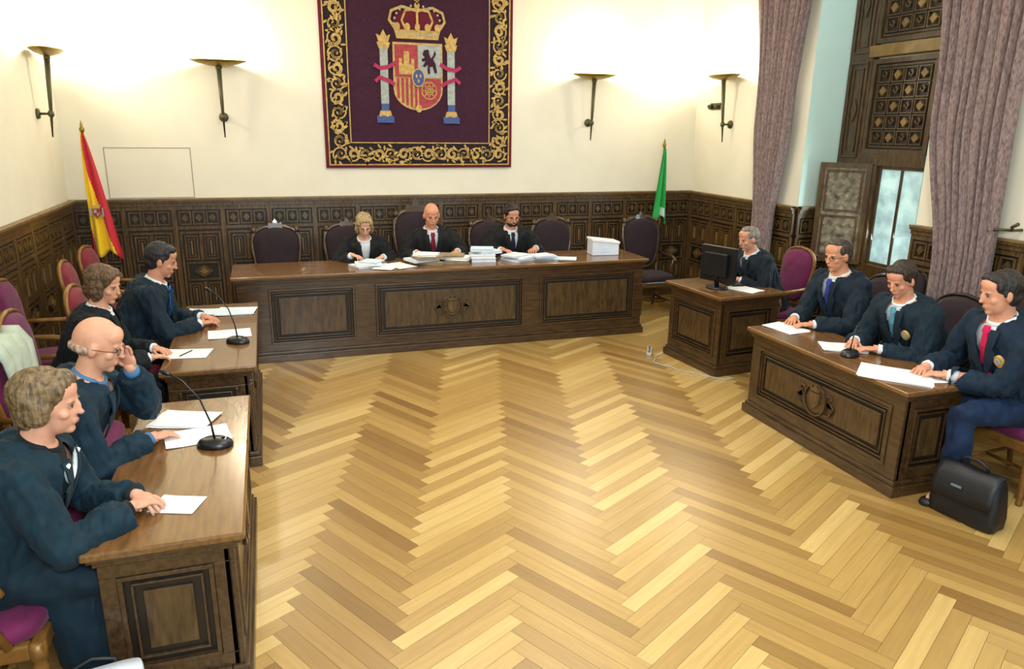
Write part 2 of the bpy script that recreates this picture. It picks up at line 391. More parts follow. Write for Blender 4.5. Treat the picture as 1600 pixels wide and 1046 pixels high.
# ------------------------------------------------------------------ sconces
def sconce(label, x, y, rz):
    t = empty('wall_sconce', (x, y, 0), rz); tag(t, label, 'wall lamp', 'torch shaped uplighter sconces')
    mb = MB(); mb.lathe([(.02, 2.785), (.1, 2.795), (.2, 2.815), (.275, 2.84), (.285, 2.85), (.27, 2.85), (.19, 2.83), (.09, 2.81), (.001, 2.805)], (0, -.15, 0), 36, ey=.48)
    mb.build('dish', 'brass', t)
    mb = MB(); mb.tube([(0, -.15, 2.79), (0, -.125, 2.42), (0, -.10, 2.07)], [.026, .018, .006], 14); mb.ell((0, -.15, 2.775), (.035, .03, .02)); mb.build('rod', 'iron', t)
    mb = MB(); mb.lathe([(.001, 0), (.05, 0), (.045, .02), (.001, .03)], (0, 0, 0), 18)
    for v in mb.v: v.xyz = (v.x, -v.z, v.y+2.28)
    mb.tube([(0, -.02, 2.28), (0, -.12, 2.28)], .011, 10); mb.ell((0, -.115, 2.28), (.028, .028, .035)); mb.build('wall_bracket', 'iron', t)
    mb = MB(); mb.tube([(0, -.15, 2.815), (0, -.15, 2.86)], .03, 12); mb.build('bulb', 'glow', t)
    l = bpy.data.lights.new('sconce_light', 'POINT'); l.energy = 44; l.color = (1, .90, .70); l.shadow_soft_size = .08
    lo = bpy.data.objects.new('sconce_light', l); col.objects.link(lo)
    lo.location = Matrix.Translation((x, y, 0)) @ RZ(rz) @ Vector((0, -.19, 2.98))
sconce('brass dish torch lamp left of the tapestry', -.39, YB, 0)
sconce('brass dish torch lamp right of the tapestry on the end wall', 3.9, YB, 0)
sconce('brass dish torch lamp on the left side wall above the flag corner', XL, 8.1, R(90))
sconce('brass dish torch lamp on the right side wall near the corner', XR, 8.0, R(-90))
mb = MB()
for z, y in ((2.5, 8.42), (2.5, 8.28)):
    mb.tube([(XR, y, z), (XR-.04, y, z), (XR-.06, y, z-.01)], [.02, .025, .03], 12)
mb.box(XR-.012, XR, 8.24, 8.46, 2.46, 2.54)
tag(mb.build('wall_sensor', 'iron'), 'small dark twin knob fitting on the wall between the two right lamps', 'wall fitting')

# ------------------------------------------------------------------ tapestry
def tapestry():
    cx = 1.77; t = empty('tapestry', (cx, YB-.022, 1.74)); tag(t, 'maroon tapestry with gold scroll border and crowned coat of arms', 'tapestry')
    W = 1.11; H = 2.32
    mb = MB(); mb.box(-W, W, -.004, .012, 0, H); mb.build('backing', 'tapred', t)
    mb = MB(); mb.frame(-W+.035, W-.035, .03, H-.03, .26, -.010, -.004); mb.build('border', 'tapblack', t)
    mb = MB(); mb.box(-W+.295, W-.295, -.010, -.004, .29, H-.29); mb.build('field', 'tapfield', t)
    rng = random.Random(5); mb = MB()
    def motif(x, z, k):
        sgn = 1 if k % 2 else -1; ph = rng.random()*6
        for r0, turns in ((.088, 1.4), (.05, 1.0)):
            pts = []
            for q in range(20):
                a = ph+sgn*q/19*turns*2*PI; r = r0*(1-q/26)
                pts.append((x+r*math.cos(a), z+r*math.sin(a)))
            mb.ribbon(pts, .016, -.018, -.010)
            ph += 2.3
        for q in range(8):
            a = rng.random()*6.28; lr = rng.uniform(.06, .11); lx, lz = x+lr*math.cos(a), z+lr*math.sin(a)
            c, s_ = math.cos(a+.7), math.sin(a+.7)
            mb.prism([(lx+p[0]*c-p[1]*s_, lz+p[0]*s_+p[1]*c) for p in circ(0, 0, .030, .012, 8)], -.020, -.010)
    k = 0; nx = 13
    for i in range(nx+1):
        xx = -W+.165+i*(2*W-.33)/nx
        motif(xx, .155, k); motif(xx, H-.155, k+1); k += 1
    for j in range(1, 13):
        zz = .155+j*(H-.31)/13
        motif(-W+.165, zz, k); motif(W-.165, zz, k+1); k += 1
    mb.build('border_scrollwork', 'gold', t)
    mb = MB(); mb.frame(-W+.035, W-.035, .03, H-.03, .014, -.016, -.008); mb.build('outer_edging', 'gold', t)
    mb = MB(); mb.frame(-W+.283, W-.283, .278, H-.278, .012, -.016, -.008); mb.build('inner_edging', 'gold', t)
    MM = T_((-.03, 0, -.045)) @ Matrix.Diagonal((.88, 1, .952, 1))
    NB = lambda: MB(MM)
    sh = NB()
    def shield_pts(w, h, zt):
        pts = [(-w, zt), (w, zt), (w, zt-h*.62)]
        for q in range(1, 12):
            a = q/12*PI; pts.append((w*math.cos(a), zt-h*.62-h*.30*math.sin(a)))
        pts.append((-w, zt-h*.62)); return pts
    zt = 1.48
    sh.prism(shield_pts(.325, .84, zt+.02), -.020, -.010); so = sh.build('shield', 'gold', t, label='gold rimmed quartered shield')
    mb = NB(); mb.prism([(-.30, zt-.005), (-.005, zt-.005), (-.005, zt-.37), (-.30, zt-.37)], -.026, -.02); mb.build('castle_quarter', 'red', so)
    mb = NB(); mb.prism([(.005, zt-.38), (.30, zt-.38), (.30, zt-.52)]+[(.3*math.cos(q/12*PI/2), zt-.52-.21*math.sin(q/12*PI/2)) for q in range(1, 12)]+[(.005, zt-.73)], -.026, -.02); mb.build('chain_quarter', 'red', so)
    mb = NB(); mb.prism([(.005, zt-.005), (.30, zt-.005), (.30, zt-.37), (.005, zt-.37)], -.026, -.02); mb.build('lion_quarter', 'silver', so)
    for q in range(5):
        mb = NB(); xa = -.28+q*.058; d = math.sqrt(max(0, 1-((xa+.015)/.3)**2))*.2
        mb.box(xa, xa+.03, -.026, -.02, zt-.52-d, zt-.38); mb.build('stripe', 'red', so)
    mb = NB(); zc = zt-.3; xc = -.15
    mb.prism([(xc-.1, zc-.04), (xc+.1, zc-.04), (xc+.1, zc+.14), (xc+.06, zc+.14), (xc+.06, zc+.08), (xc+.035, zc+.08), (xc+.035, zc+.22), (xc-.035, zc+.22), (xc-.035, zc+.08), (xc-.06, zc+.08), (xc-.06, zc+.14), (xc-.1, zc+.14)], -.032, -.026)
    mb.build('castle', 'gold', so)
    mb = NB(); xc = .15; zc = zt-.19
    lion = [(-.02,-.14),(.01,-.13),(.0,-.06),(.04,-.05),(.07,-.13),(.1,-.12),(.08,-.02),(.05,.03),(.09,.09),(.07,.13),(.05,.07),(.02,.04),(0,.08),(-.01,.14),(-.07,.13),(-.09,.08),(-.06,.05),(-.1,.03),(-.1,.0),(-.05,.01),(-.09,-.05),(-.06,-.06),(-.02,-.03),(-.03,-.09)]
    mb.prism([(xc+a, zc+b) for a, b in lion], -.032, -.026); mb.build('lion', 'tapfield', so)
    mb = NB(); xc = .14; zc = zt-.52
    for r in (.05, .1):
        mb.ribbon(circ(xc, zc, r, r, 16)+[(xc+r, zc)], .012, -.032, -.026)
    for a in range(8):
        mb.ribbon([(xc, zc), (xc+.11*math.cos(a*PI/4), zc+.11*math.sin(a*PI/4))], .01, -.032, -.026)
    mb.build('chains', 'gold', so)
    mb = NB(); mb.prism(circ(0, zt-.375, .075, .095), -.036, -.028); mb.build('escutcheon', 'bluet', so)
    mb = NB(); mb.ribbon(circ(0, zt-.375, .08, .1)+[(.08, zt-.375)], .014, -.040, -.03); mb.build('escutcheon_rim', 'gold', so)
    for a, b in ((-.025, .02), (.025, .02), (0, -.035)):
        mb = NB(); mb.prism(circ(a, zt-.375+b, .012, .022, 10), -.042, -.036); mb.build('fleur', 'gold', so)
    mb = NB(); mb.prism(circ(0, zt-.73, .04, .045, 14), -.034, -.02); mb.build('pomegranate', 'gold', so)
    cz = 1.54; cr = NB()
    cr.prism([(-.27, cz), (.27, cz), (.30, cz+.1), (-.30, cz+.1)], -.026, -.01)
    for s_ in (-1, 1):
        cr.ribbon([(s_*.28, cz+.1), (s_*.36, cz+.2), (s_*.33, cz+.3), (s_*.2, cz+.35), (0, cz+.31)], .032, -.03, -.01)
        cr.ribbon([(s_*.15, cz+.1), (s_*.2, cz+.2), (s_*.15, cz+.31), (0, cz+.33)], .028, -.032, -.01)
    cr.ribbon([(0, cz+.1), (0, cz+.33)], .028, -.034, -.01)
    for x in (-.26, -.13, 0, .13, .26):
        cr.prism(circ(x, cz+.13, .035, .045, 12), -.036, -.01)
    cr.prism(circ(0, cz+.37, .035, .035, 14), -.034, -.01); cr.box(-.01, .01, -.034, -.01, cz+.38, cz+.47); cr.box(-.03, .03, -.034, -.01, cz+.42, cz+.44)
    c_ = cr.build('crown', 'gold', t)
    mb = NB(); mb.prism([(-.28, cz+.1), (.28, cz+.1), (.31, cz+.2), (.26, cz+.29), (.12, cz+.33), (-.12, cz+.33), (-.26, cz+.29), (-.31, cz+.2)], -.018, -.01); mb.build('crown_lining', 'tapred', c_)
    for s_ in (-1, 1):
        for q in range(6):
            mb = NB(); a = q/5; mb.prism(circ(s_*(.3-.22*a*a), cz+.16+.2*math.sin(a*1.5), .014, .014, 8), -.04, -.03); mb.build('pearl', 'silver', c_)
    for q in range(7):
        mb = NB(); mb.prism(circ(-.24+q*.08, cz+.05, .016, .016, 8), -.034, -.026); mb.build('pearl', 'silver', c_)
    for s_ in (-1, 1):
        px = s_*.44; p = NB(); p.box(px-.05, px+.05, -.022, -.01, .72, 1.42); po = p.build('pillar', 'silver', t)
        mb = NB(); mb.prism([(px-.09, .64), (px+.09, .64), (px+.065, .72), (px-.065, .72)], -.026, -.01); mb.build('pillar_base', 'gold', po)
        mb = NB(); mb.prism([(px-.06, 1.42), (px+.06, 1.42), (px+.085, 1.49), (px-.085, 1.49)], -.026, -.01); mb.build('capital', 'gold', po)
        mb = NB(); mb.prism([(px-.06, 1.49), (px+.06, 1.49), (px+.09, 1.58), (px+.04, 1.56), (px, 1.63), (px-.04, 1.56), (px-.09, 1.58)], -.026, -.01); mb.build('pillar_crown', 'gold', po)
        mb = NB()
        mb.prism([(px-.11, .58), (px+.11, .58), (px+.11, .65), (px+.07, .665), (px+.03, .65), (px-.03, .665), (px-.07, .65), (px-.11, .665)], -.030, -.01)
        mb.build('waves', 'bluet', po)
        mb = NB(); mb.box(px-.05, px+.05, -.024, -.01, .72, .80); mb.build('lower_band', 'bluet', po)
        for P in ([(px-.15*s_, 1.27), (px-.06*s_, 1.22), (px+.06*s_, 1.2), (px+.13*s_, 1.24)], [(px-.13*s_, 1.02), (px-.06*s_, 1.06), (px+.06*s_, 1.1), (px+.12*s_, 1.05)]):
            mb = NB(); mb.ribbon(P, .045, -.034, -.022); mb.build('ribbon', 'pinkt', po)
tapestry()

# ------------------------------------------------------------------ desks
def emblem(mb, x, z, y, k=1.05):
    q = lambda pts: [(x+(a-x)*k, z+(b-z)*k) for a, b in pts]
    mb.mi = 0
    mb.prism(q(circ(x, z, .085, .095, 24)), y-.012, y); mb.ribbon(q(circ(x, z, .098, .108, 24)+[(x+.098, z)]), .016, y-.022, y)
    mb.mi = 3
    mb.prism(q([(x-.045, z+.05), (x+.045, z+.05), (x+.045, z-.02), (x, z-.065), (x-.045, z-.02)]), y-.026, y)
    mb.prism(q([(x-.04, z+.058), (x-.05, z+.095), (x-.02, z+.08), (x, z+.11), (x+.02, z+.08), (x+.05, z+.095), (x+.04, z+.058)]), y-.026, y)
    mb.mi = 0
    for s in (-1, 1):
        mb.ribbon(q([(x+s*.09, z-.08), (x+s*.14, z-.07), (x+s*.17, z-.01), (x+s*.13, z+.03), (x+s*.115, z-.01)]), .016, y-.018, y)
        mb.ribbon(q([(x+s*.10, z+.06), (x+s*.14, z+.07), (x+s*.15, z+.04)]), .014, y-.018, y)
def desk(label, name, loc, rz, L, D, h, panels, cat='desk'):
    t = empty(name, loc, rz); tag(t, label, cat)
    x0, x1 = -L/2, L/2; y0, y1 = -D/2, D/2; ov = .045
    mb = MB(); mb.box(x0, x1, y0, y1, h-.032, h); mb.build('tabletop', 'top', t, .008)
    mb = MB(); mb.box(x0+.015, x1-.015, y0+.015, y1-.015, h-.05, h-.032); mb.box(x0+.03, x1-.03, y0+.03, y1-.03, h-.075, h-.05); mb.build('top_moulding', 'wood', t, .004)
    bx0, bx1, by0, by1 = x0+ov, x1-ov, y0+ov, y1-.04
    zt = h-.075
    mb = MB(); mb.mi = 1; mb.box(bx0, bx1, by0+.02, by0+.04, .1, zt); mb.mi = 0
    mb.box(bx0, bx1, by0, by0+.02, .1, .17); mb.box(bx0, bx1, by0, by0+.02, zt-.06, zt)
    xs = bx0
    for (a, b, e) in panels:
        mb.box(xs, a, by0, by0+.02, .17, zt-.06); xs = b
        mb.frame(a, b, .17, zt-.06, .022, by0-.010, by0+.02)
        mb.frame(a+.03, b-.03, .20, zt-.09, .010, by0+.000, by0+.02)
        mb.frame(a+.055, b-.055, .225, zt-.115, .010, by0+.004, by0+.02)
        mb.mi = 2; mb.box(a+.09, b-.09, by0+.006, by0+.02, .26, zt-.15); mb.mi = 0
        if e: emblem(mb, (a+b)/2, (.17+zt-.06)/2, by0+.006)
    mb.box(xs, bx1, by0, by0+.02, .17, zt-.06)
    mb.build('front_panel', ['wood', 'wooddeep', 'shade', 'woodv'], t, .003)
    for s in (-1, 1):
        E = T_((bx0 if s < 0 else bx1, 0, 0)) @ RZ(R(-90 if s < 0 else 90))
        mb = MB(E); w0, w1 = (-by1, -by0-.02) if s < 0 else (by0+.02, by1)
        mb.mi = 1; mb.box(w0, w1, .02, .04, .1, zt); mb.mi = 0
        mb.frame(w0, w1, .1, zt, .06, 0, .02)
        mb.frame(w0+.06, w1-.06, .16, zt-.06, .018, -.008, .02)
        mb.frame(w0+.10, w1-.10, .20, zt-.10, .010, .004, .02)
        mb.mi = 2; mb.box(w0+.14, w1-.14, .008, .02, .24, zt-.14); mb.mi = 0
        mb.build('end_panel', ['wood', 'wooddeep', 'shade'], t, .003)
    mb = MB(); mb.box(bx0-.03, bx1+.03, by0-.03, by0+.05, 0, .07); mb.box(bx0-.015, bx1+.015, by0-.015, by0+.05, .07, .1)
    for xa, xb in ((bx0-.03, bx0+.05), (bx1-.05, bx1+.03)):
        mb.box(xa, xb, by0+.05, by1+.02, 0, .07); mb.box(xa+.01, xb-.01, by0+.05, by1+.01, .07, .1)
    mb.build('plinth', 'wood', t, .006)
    return t
desk('long carved walnut bench running below the tapestry with three front panels', 'judges_bench', (1.765, 7.42, 0), 0, 4.31, .74, .845,
     [(-1.83, -1.03, False), (-.83, .72, True), (.9, 2.02, False)], 'bench')
desk('walnut desk nearest the camera on the left with a gooseneck microphone', 'council_desk', (-.46, 3.43, 0), R(90), 1.56, .56, .71, [(-.66, .66, True)])
desk('walnut desk on the left that meets the long bench', 'council_desk', (-.44, 5.68, 0), R(90), 1.86, .58, .71, [(-.8, .8, True)])
desk('walnut desk on the right with carved emblem and three men behind', 'council_desk', (3.81, 3.935, 0), R(-90), 1.59, .54, .71, [(-.66, .66, True)])
desk('small square walnut desk carrying the black monitor', 'clerk_desk', (4.13, 5.93, 0), R(-85), .86, .76, .76, [(-.33, .33, False)])

# ------------------------------------------------------------------ chairs
def chair_outline(w, h, n=36):
    pts = []
    for i in range(n):
        a = 2*PI*i/n; c, s = math.cos(a), math.sin(a)
        x = w*math.copysign(abs(c)**.55, c); z = h/2*math.copysign(abs(s)**.62, s)
        if s > 0: z += .03*math.cos(x/w*PI/2)**2
        x *= .86+.14*(z/(h/2))
        pts.append((x, z))
    return pts
def make_chair(vel, wood, top=1.05, wid=.25, crest=0., fr=.015):
    t = empty('armchair')
    mb = MB()
    rings = []
    for z, s in ((.40, .94), (.42, 1), (.455, 1), (.475, .94), (.482, .8)):
        rings.append([(x*s, y*s, z) for x, y in [(.25*math.copysign(abs(math.cos(a))**.45, math.cos(a)), .23*math.copysign(abs(math.sin(a))**.45, math.sin(a))) for a in [2*PI*i/32 for i in range(32)]]])
    mb.loft(rings); mb.build('seat', vel, t)
    mb = MB(); mb.box(-.25, .25, .19, .235, .34, .405); mb.box(-.25, .25, -.235, -.19, .34, .405); mb.box(-.25, -.21, -.19, .19, .34, .405); mb.box(.21, .25, -.19, .19, .34, .405)
    mb.build('seat_rail', wood, t, .008)
    for sx in (-1, 1):
        mb = MB(); mb.lathe([(.014, 0), (.02, .01), (.016, .04), (.024, .2), (.028, .30), (.022, .32), (.032, .34), (.03, .40)], (sx*.225, .21, 0), 12); mb.build('leg', wood, t)
        mb = MB(); mb.tube([(sx*.215, -.27, 0), (sx*.215, -.235, .2), (sx*.215, -.22, .40)], [.016, .021, .024], 10); mb.build('leg', wood, t)
    mb = MB(); mb.tube([(-.22, .2, .14), (-.2, 0, .14), (-.215, -.24, .14)], .012, 8); mb.tube([(.22, .2, .14), (.2, 0, .14), (.215, -.24, .14)], .012, 8); mb.tube([(-.2, 0, .14), (.2, 0, .14)], .012, 8); mb.build('stretcher', wood, t)
    h = top-.52; zc = .52+h/2
    B = T_((0, -.225, .4)) @ RX(R(8)) @ T_((0, 0, -.4))
    mb = MB(B)
    o = chair_outline(wid, h)
    rings = []
    for y, s in ((-.03, .86), (-.022, .93), (0, .95), (.03, .93), (.048, .8), (.052, .5)):
        rings.append([(x*s, y, zc+z*s) for x, z in o])
    mb.loft(rings); mb.build('backrest', vel, t)
    mb = MB(B); pts = [(x, 0, zc+z) for x, z in o]; n = len(pts)
    rg = []
    for i in range(n):
        p = Vector(pts[i]); d = (Vector(pts[(i+1) % n])-Vector(pts[i-1])).normalized(); q = d.cross(Vector((0, 1, 0)))
        bump = fr*(1+.35*math.sin(i*PI/1.5)) if crest else fr
        rg.append([p+q*bump*math.cos(2*PI*k/8)+Vector((0, .019, 0))*math.sin(2*PI*k/8) for k in range(8)])
    rg.append(rg[0]); mb.loft(rg, True, False)
    for sx in (-1, 1): mb.tube([(sx*.205, .005, .38), (sx*wid*.8, 0, .57)], .02, 10)
    if crest:
        c = crest; zt = top+.02
        mb.prism([(-.13*c, zt-.02), (-.11*c, zt+.07*c), (-.05*c, zt+.05*c), (-.03*c, zt+.10*c), (0, zt+.14*c), (.03*c, zt+.10*c), (.05*c, zt+.05*c), (.11*c, zt+.07*c), (.13*c, zt-.02)], -.02, .02)
        for s in (-1, 1): mb.ell((s*wid*.8, 0, top-.02), (.03, .03, .04))
    mb.build('back_frame', wood, t)
    for sx in (-1, 1):
        mb = MB(); mb.tube([(sx*wid*.93, -.27, .70), (sx*.265, -.12, .69), (sx*.275, .04, .68), (sx*.27, .13, .655), (sx*.265, .15, .63)], [.016, .018, .022, .022, .012], 10)
        mb.tube([(sx*.262, .11, .66), (sx*.25, .07, .55), (sx*.24, .13, .40)], [.016, .014, .018], 10); mb.build('armrest', wood, t)
    return t
protoP = make_chair('purple', 'gilt'); protoC = make_chair('crim', 'gilt'); protoB = make_chair('blackvel', 'wood', 1.12, .28, .6, .024)
protoD = make_chair('blackvel', 'wooddeep', 1.04, .26); protoX = make_chair('blackvel', 'wood', 1.26, .29, 1., .026)
used = set()
def chair(proto, x, y, rz, label, group):
    o = proto if proto.name not in used else copy_tree(proto)
    used.add(proto.name); o.location = (x, y, 0); o.rotation_euler = (0, 0, rz); o.scale = (1, 1, 1)
    tag(o, label, 'chair', group); return o
G1 = 'high backed dark chairs behind the long bench'; G2 = 'gilt framed velvet armchairs on the left'; G3 = 'armchairs on the right'
chair(protoB, .05, 8.12, PI, 'empty dark high backed chair at the left end of the long bench', G1)
chair(protoB, .82, 8.12, PI, 'dark high backed chair holding the fair haired woman at the long bench', G1)
chair(protoX, 1.62, 8.12, PI, 'tallest dark chair with a carved crest at the middle of the bench', G1)
chair(protoB, 2.5, 8.12, PI, 'dark high backed chair holding the dark haired man at the bench', G1)
chair(protoB, 3.3, 8.12, PI, 'empty dark high backed chair behind the bench near the white box', G1)
chair(protoB, 4.48, 8.02, PI, 'empty dark chair in the right corner beneath the green flag', G1)
chair(protoP, -1.12, 2.87, R(-90), 'purple seated gilt armchair nearest the camera under the fair haired woman', G2)
chair(protoP, -1.14, 3.66, R(-90), 'gilt armchair holding the bald man', G2)
chair(protoP, -1.14, 4.42, R(-90), 'gilt armchair with a pale garment hung over its back', G2)
chair(protoP, -1.27, 5.12, R(-90), 'gilt armchair holding the woman in black behind the bald man', G2)
chair(protoC, -1.08, 5.86, R(-90), 'gilt armchair holding the dark haired man with the blue lanyard', G2)
chair(protoP, -1.62, 6.22, R(-88), 'empty purple gilt armchair against the left wainscot nearest the camera', G2)
chair(protoC, -1.38, 7.0, R(-88), 'empty crimson gilt armchair midway along the left wainscot', G2)
chair(protoC, -1.38, 7.78, R(-95), 'empty crimson armchair beside the red and yellow flag', G2)
chair(protoP, 4.80, 6.08, R(90), 'purple gilt armchair of the clerk behind the monitor desk', G3)
chair(protoD, 4.54, 4.66, R(90), 'dark armchair holding the farthest man at the right desk', G3)
chair(protoD, 4.50, 3.92, R(90), 'dark armchair holding the middle man at the right desk', G3)
chair(protoP, 4.46, 3.08, R(90), 'purple seated armchair under the man with the magenta tie', G3)
chair(protoD, 5.08, 4.02, R(80), 'empty dark chair behind the middle and nearest men on the right', G3)
chair(protoD, 5.1, 5.0, R(95), 'empty dark chair by the carved window shutters', G3)
mb = MB(T_((-1.42, 4.42, 0))); rings = []
for k, (dx, z, hw) in enumerate(((-.10, .72, .2), (-.085, .88, .22), (-.07, 1.02, .23), (-.03, 1.085, .22), (.03, 1.08, .22), (.07, 1.0, .22), (.08, .86, .2), (.085, .78, .18))):
    rings.append([(dx+.012*math.sin(i*1.3+k), -hw+2*hw*i/16, z+.012*math.sin(i*.9)) for i in range(17)])
vs = [p for r in rings for p in r]; fs = [(k*17+i, k*17+i+1, (k+1)*17+i+1, (k+1)*17+i) for k in range(7) for i in range(16)]
mb.add(vs, fs, True); o = mb.build('folded_jacket', mat('pale_garment', S(176, 188, 172), .9, var=.15, scale=12, bump=.2)); sd = o.modifiers.new('s', 'SOLIDIFY'); sd.thickness = .012
tag(o, 'pale greenish jacket draped over a chair back behind the bald man', 'jacket')

# ------------------------------------------------------------------ flags
def flag(label, x, y, top, kind, lean):
    t = empty('flag_on_stand', (x, y, 0)); tag(t, label, 'flag')
    mb = MB(); mb.lathe([(.001, 0), (.15, 0), (.15, .02), (.06, .05), (.03, .12), (.02, .14), (.001, .14)], (0, 0, 0), 24); mb.build('stand', 'gilt', t)
    mb = MB(); mb.tube([(0, 0, .1), (lean, 0, top)], .012, 12); mb.build('pole', 'gilt', t)
    mb = MB(); mb.lathe([(.012, 0), (.024, .02), (.024, .04), (.010, .06), (.014, .07), (.001, .12)], (lean, 0, top-.01), 14); mb.build('finial', 'brass', t)
    nu, nv = 40, 30; z1 = top-.02; z0 = z1-(1.15 if kind == 'es' else .85); mb = MB(); vs = []
    for j in range(nv+1):
        v = j/nv; z = z1+(z0-z1)*v; w = .03+(.24 if kind == 'es' else .17)*v**.8; cx0 = lean*(z/top)+.05*v*(1 if kind == 'es' else -.4)
        for i in range(nu+1):
            u = -1+2*i/nu
            vs.append((cx0+w/2*u, -.02+.030*(.3+v)*math.sin(u*7+v*2)-.02*v, z-.10*abs(u)*v+.02*math.sin(u*5)))
    mb.v += [Vector(p) for p in vs]
    for j in range(nv):
        for i in range(nu):
            v = (j+.5)/nv; u = -1+2*(i+.5)/nu
            if kind == 'es': q = u+1.3*(1-v)-.1; mi = 1 if -.75 < q < .45 else 0
            else: mi = 1 if v > .88 and -.3 < u < .4 else 0
            a = j*(nu+1)+i; mb.f.append([a, a+1, a+nu+2, a+nu+1]); mb.m.append(mi); mb.sm.append(True)
    o = mb.build('flag_cloth', ['flagr', 'flagy'] if kind == 'es' else ['flagg', 'flagw'], t)
    sd = o.modifiers.new('s', 'SOLIDIFY'); sd.thickness = .004
    if kind == 'es':
        CM = T_((lean*.68+.02, -.085, 1.34)) @ Matrix.Scale(.8, 4)
        mb = MB(CM); mb.prism([(-.045, .05), (.045, .05), (.045, -.02), (0, -.07), (-.045, -.02)], -.004, .01); c_ = mb.build('crest', 'red', t)
        mb = MB(CM); mb.prism([(-.03, .04), (0, .04), (0, .0), (-.03, .0)], -.008, 0); mb.prism([(0, -.002), (.03, -.002), (.03, -.02), (0, -.045)], -.008, 0); mb.build('crest_quarter', 'silver', c_)
        mb = MB(CM); mb.prism([(-.04, .055), (-.05, .1), (0, .085), (.05, .1), (.04, .055)], -.006, .01); mb.build('crest_crown', 'gold', c_)
        for s in (-1, 1):
            mb = MB(CM); mb.box(s*.068-.008, s*.068+.008, -.004, .01, -.05, .06); mb.build('crest_pillar', 'silver', c_)
flag('red and yellow flag with crest on a pole in the left corner', -1.60, 8.35, 2.12, 'es', -.08)
flag('green flag on a pole in the right back corner', 4.84, 8.5, 2.0, 'an', .0)

# ------------------------------------------------------------------ desk items
def paper(x, y, z, rz, label, w=.21, l=.297, m='paper', n=1, group='loose papers on the desks'):
    mb = MB()
    for k in range(n):
        a = random.uniform(-.12, .12) if n > 1 else 0
        mb.M = RZ(a) @ T_((random.uniform(-.008, .008), random.uniform(-.008, .008), 0)) if n > 1 else Matrix.Identity(4)
        vs = []; fs = []
        z0 = .001+k*.003
        for i in range(9):
            for j in range(2):
                vs.append((-w/2+w*j, -l/2+l*i/8, z0+.004*max(0, (i-6))**1.3*.4))
        m_ = len(vs); vs += [(p[0], p[1], p[2]+.0022) for p in vs]
        for i in range(8):
            a0 = 2*i; fs += [(a0, a0+1, a0+3, a0+2), (m_+a0+2, m_+a0+3, m_+a0+1, m_+a0), (a0, a0+2, m_+a0+2, m_+a0), (a0+1, m_+a0+1, m_+a0+3, a0+3)]
        fs += [(0, m_, m_+1, 1), (16, 17, m_+17, m_+16)]
        mb.add(vs, fs)
    o = mb.build('paper' if n == 1 else 'paper_stack', m); o.location = (x, y, z); o.rotation_euler = (0, 0, rz)
    tag(o, label, 'paper', group); return o
DZ = .711
paper(-.50, 3.90, DZ, R(75), 'white papers lying by the bald man\'s hand', n=3)
paper(-.42, 3.66, DZ, R(100), 'single white sheet beside the near microphone')
paper(-.44, 2.95, DZ, R(70), 'small white note between the fair haired woman\'s hands', .14, .18)
paper(-.60, 5.14, DZ, R(80), 'white sheet with a pen lying on it on the middle left desk', .21, .3, n=1)
paper(-.35, 5.58, DZ, R(95), 'white papers in front of the dark haired man on the left', n=2)
paper(-.32, 6.28, DZ, R(88), 'bluish papers at the far end of the left desk', .25, .3, 'paperb', 3)
paper(-.56, 6.34, DZ, R(80), 'pale sheets beside the bluish papers', .21, .3, 'paperb', 1)
paper(3.80, 4.58, DZ, R(10), 'white papers before the farthest man on the right', n=2)
paper(3.84, 4.02, DZ, R(60), 'white papers under the middle man\'s hands', n=3)
paper(3.72, 3.42, DZ, R(40), 'open white papers on the near end of the right desk', .3, .42, n=3)
paper(3.92, 3.32, DZ, R(75), 'single white sheet at the near right desk corner')
paper(4.22, 5.72, .761, R(20), 'white paper beside the monitor', n=2)
paper(1.22, 7.30, .846, R(25), 'white sheet on the bench between the woman and the centre man', group='loose papers on the long bench')
paper(1.08, 7.24, .850, R(-30), 'white sheet right of the fair haired judge\'s paper heap', group='loose papers on the long bench')
paper(3.0, 7.30, .846, R(65), 'bluish sheet at the right end of the bench papers', m='paperb', group='loose papers on the long bench')
mb = MB(T_((-.6, 5.14, DZ+.007)) @ RZ(R(60))); mb.tube([(-.07, 0, 0), (.06, 0, 0), (.07, 0, 0)], [.004, .004, .001], 8); tag(mb.build('pen', 'black'), 'black pen on the white sheet, middle left desk', 'pen')

def filepile(x, y, label, lst, seed):
    rng = random.Random(seed); t = empty('file_pile', (x, y, .846)); tag(t, label, 'files', 'files heaped on the long bench')
    z = 0
    for (w, l, h, m) in lst:
        mb = MB(T_((rng.uniform(-.045, .045), rng.uniform(-.03, .03), z)) @ RZ(rng.uniform(-.7, .7)))
        mb.box(-w/2, w/2, -l/2, l/2, 0, .003); mb.box(-w/2+.004, w/2-.006, -l/2+.006, l/2-.006, .003, h-.003); mb.box(-w/2, w/2, -l/2, l/2, h-.003, h)
        mb.box(-w/2, -w/2+.003, -l/2, l/2, 0, h)
        mb.build('folder', m, t, .002); z += h
filepile(.93, 7.34, 'low heap of pale papers before the fair haired woman', [(.3, .22, .02, 'card'), (.26, .2, .02, 'paper'), (.2, .2, .015, 'paperb')], 1)
filepile(1.50, 7.36, 'heap of buff and grey files left of the centre man', [(.34, .26, .03, 'file'), (.3, .24, .025, 'card'), (.28, .22, .03, 'file'), (.24, .2, .02, 'paper')], 2)
filepile(1.83, 7.38, 'buff file heap right of the centre man', [(.3, .26, .03, 'file'), (.28, .22, .03, 'paper'), (.26, .2, .02, 'file')], 3)
filepile(2.14, 7.40, 'tall stack of white folders between the two male judges', [(.26, .22, .04, 'card'), (.26, .22, .035, 'paper'), (.25, .21, .03, 'card'), (.24, .2, .03, 'paperb')], 4)
